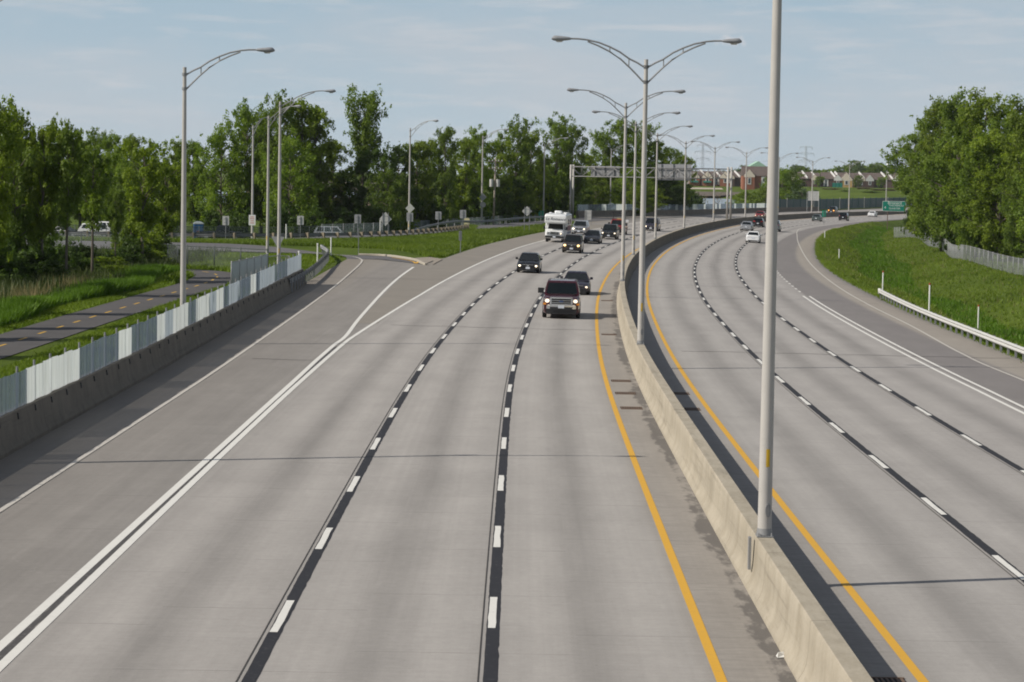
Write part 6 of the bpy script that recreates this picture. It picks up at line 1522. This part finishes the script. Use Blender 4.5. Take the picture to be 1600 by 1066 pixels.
house(1249, 297, HB, 12, -3.2, 4.4, M_DBRICK, M_CREAM, 'grey brown townhouse with white bay windows left of the grey sign back', fire=(2.0,), wins=(-.36,), Hr=3.3)
house(1268, 297, HB, 7, 1.2, 3.6, M_DBRICK, M_CREAM, 'dark townhouse directly behind the grey sign back', fire=(.6,), wins=(-.2,))
house(1299, 296, HB, 11, 2.6, 4.0, M_DBRICK, M_WHT, 'dark townhouse with a green fence left of the ochre gable', fire=(.4, 2.4), wins=(-.3, .3), Hr=3.3)
house(1320, 296, HB, 9, 0, 6.0, M_OCHRE, M_CREAM, 'townhouse with an ochre wall and tall cream gable', Hr=3.2, wins=())
house(1336, 296.5, HB, 10, 2.2, 4.0, M_DBRICK, M_CREAM, 'brown roofed townhouse right of the ochre gable', fire=(2.6,), wins=(-.3, .1), Hr=3.2)
house(1366, 297, HB, 12, -3.6, 4.2, M_DBRICK, M_WHT, 'townhouse with tall white bay windows below the white spire', fire=(4.2,), wins=(-.34,), Hr=3.4)
house(1390, 297.5, HB, 12, 3.2, 4.2, M_DBRICK, M_WHT, 'farthest right townhouse with white bay windows above the exit sign', fire=(-.4,), wins=(.3,), Hr=3.4)
house(1420, 299, HB, 8, 0, 6, M_OCHRE, M_CREAM, 'ochre house end at the edge of the right hand trees', wins=())
p = at_d(1308, 296, 1215); p.z = zg(p.x, p.y); tg = thing('garden_fence', 'bright teal garden fence in front of the dark townhouses', 'fence', tuple(p)); mb = MB(); mb.box((0, 0, .9), (5.2, .2, 2.6)); mb.build('fence_panel', plain('bright_teal', (.02, .22, .17), .5), tg)
mb = MB(); 
for k in range(4): mb.box((-2.6 + k * 1.73, -.15, .9), (.14, .1, 2.8))
mb.build('fence_post', M_TEAL, tg)
# pale path and riprap along the far shore
def bank_sheet(name, y0, y1, x0, x1, mat, dz):
    L = [Vector((x, y1, 0)) for x in np.arange(x0, x1, 8)]; R = [Vector((x, y0, 0)) for x in np.arange(x0, x1, 8)]
    return poly_sheet(name, L, R, mat, dz, 8)
bank_sheet('shore_path', 1196, 1206, -120, 108, asphalt_mat('pale_shore_gravel', (.46, .42, .34), (.40, .36, .29)), .1)
bank_sheet('riprap_bank', 1158, 1180, -120, 118, asphalt_mat('riprap', (.16, .135, .11), (.10, .085, .07)), .15)
# low building among the left trees
p = at_d(505, 330, 338); p.z = zg(p.x, p.y); root = thing('low_building', 'low building with a brown roof and pale fascia among the dark trees', 'building', tuple(p), rad(3))
mb = MB(); mb.box((3, 0, 1.7), (17, 9, 3.6)); mb.build('wall', M_DBRICK, root)
mb = MB(); mb.prism([(-5.2, 3.62), (-5.2, 3.9), (0, 5.1), (5.2, 3.9), (5.2, 3.62)], -6.4, 12.4, 'x'); mb.build('roof', plain('brown_metal_roof', (.26, .18, .14), .6), root)
mb = MB(); mb.box((3, -5.26, 3.68), (18.9, .08, .34)); mb.build('fascia', M_WHT, root)
# utility pole with two transformers
def upole(px, d, top_py, base_py, label, trans=True):
    p = at_d(px, base_py, d); p.z = zg(p.x, p.y); H = at_d(px, top_py, d).z - p.z
    root = thing('utility_pole', label, 'utility pole', tuple(p), rad(10)); mb = MB(); mb.tube([(0, 0, -.2), (.18, 0, H)], [.17, .11], 10); mb.build('pole', plain('timber_pole', (.30, .26, .21), .85, 0, .2), root, True)
    for z in (H - .5, H - 1.6):
        mb = MB(); mb.box((.16, -.16, z), (2.1, .1, .12)); ca = mb.build('crossarm', M_WOOD, root)
        for x in (-.8, -.3, .6, 1.1): mb = MB(); mb.tube([(x, -.16, z + .06), (x, -.16, z + .26)], .05, 6); mb.build('insulator', M_WPOST, ca)
    if trans:
        for sx in (-1, 1): mb = MB(); mb.tube([(sx * .48 + .1, 0, H - 4.2), (sx * .48 + .1, 0, H - 3.1)], .28, 12); mb.build('transformer', M_BACKL, root, True, 40)
    return root
upole(771, 352, 247, 342, 'timber utility pole with two grey transformers among the trees')
upole(877.5, 420, 246, 330, 'thin utility pole half hidden in the trees behind the motor home', False)
# power pylons and a white spire beyond the houses
def pylon(px, d, top_py, label, mat):
    p = at_d(px, 290, d); p.z = zg(p.x, p.y); H = at_d(px, top_py, d).z - p.z; root = thing('power_pylon', label, 'pylon', tuple(p), rad(20))
    mb = MB(); hw = lambda z: .9 * (1 - z / H) ** 1.2 + .40
    for sx in (-1, 1):
        for sy in (-1, 1): mb.tube([(sx * hw(z), sy * hw(z), z) for z in (0, H * .3, H * .6, H)], .07, 5)
    zs = np.linspace(0, H, 14)
    for a, b in zip(zs, zs[1:]):
        for sy in (-1, 1):
            mb.tube([(-hw(a), sy * hw(a), a), (hw(b), sy * hw(b), b)], .035, 4); mb.tube([(hw(a), sy * hw(a), a), (-hw(b), sy * hw(b), b)], .035, 4)
    mb.build('lattice_mast', mat, root)
    for q, w in ((.97, 5.0), (.80, 6.6), (.62, 5.4)):
        mb = MB(); z = H * q
        for sx in (-1, 1): mb.tube([(sx * .4, 0, z + .8), (sx * w, 0, z)], .09, 4); mb.tube([(sx * .4, 0, z - .5), (sx * w, 0, z)], .09, 4)
        a_ = mb.build('crossarm', mat, root)
        for sx in (-1, 1): mb = MB(); mb.tube([(sx * w, 0, z), (sx * w, 0, z - 2.0)], .14, 5); mb.build('insulator', mat, a_)
    return root
M_PYL = plain('pylon_steel', (.36, .38, .40), .6, .3)
pylon(1097, 1900, 225, 'grey lattice power pylon on the horizon above the gantry', M_PYL); pylon(1258, 1750, 228, 'pale lattice power pylon on the horizon right of the nearest lamp pole', plain('pale_pylon_steel', (.60, .62, .63), .6, .2))
p = at_d(1387, 276, 1500); p.z = zg(p.x, p.y); H = at_d(1387, 251, 1500).z - p.z; root = thing('white_mast', 'slender white mast rising above the distant trees', 'mast', tuple(p))
mb = MB(); mb.tube([(0, 0, 0), (0, 0, H * .96)], [1.1, .7], 8); mb.build('pole', M_WPOST, root, True); mb = MB(); mb.tube([(0, 0, H * .96), (0, 0, H)], [.7, .1], 8); mb.build('finial', M_WPOST, root, True)
# power lines
M_WIRE = plain('power_wire', (.25, .26, .27), .6)
def wire(a, b, sag, label):
    a, b = Vector(a), Vector(b); mb = MB(); mb.tube([a.lerp(b, k / 24) - Vector((0, 0, sag * 4 * (k / 24) * (1 - k / 24))) for k in range(25)], .05, 4)
    o = mb.build('power_line', M_WIRE, None); tag(o, label, 'power line', 'power lines strung between the two pylons')
A1, B1 = at_d(1097, 232, 1900), at_d(1258, 236, 1750)
for i, (z, t_) in enumerate(((0, 'topmost thin power line between the two pylons'), (-7, 'middle thin power line between the two pylons'), (-14, 'lowest thin power line between the two pylons'))): wire(A1 + Vector((0, 0, z)), B1 + Vector((0, 0, z)), 9, t_)
HAZE = 0.00004
if HAZE:
    mb = MB(); mb.box((0, 4000, 28), (9000, 8600, 70)); hz = mb.build('haze', NT('haze_air').m)
    tt_ = hz.data.materials[0].node_tree; tt_.nodes.clear(); oo = tt_.nodes.new('ShaderNodeOutputMaterial'); pv = tt_.nodes.new('ShaderNodeVolumePrincipled')
    pv.inputs['Color'].default_value = (.86, .92, 1, 1); pv.inputs['Density'].default_value = HAZE; tt_.links.new(pv.outputs[0], oo.inputs['Volume']); hz['kind'] = 'stuff'
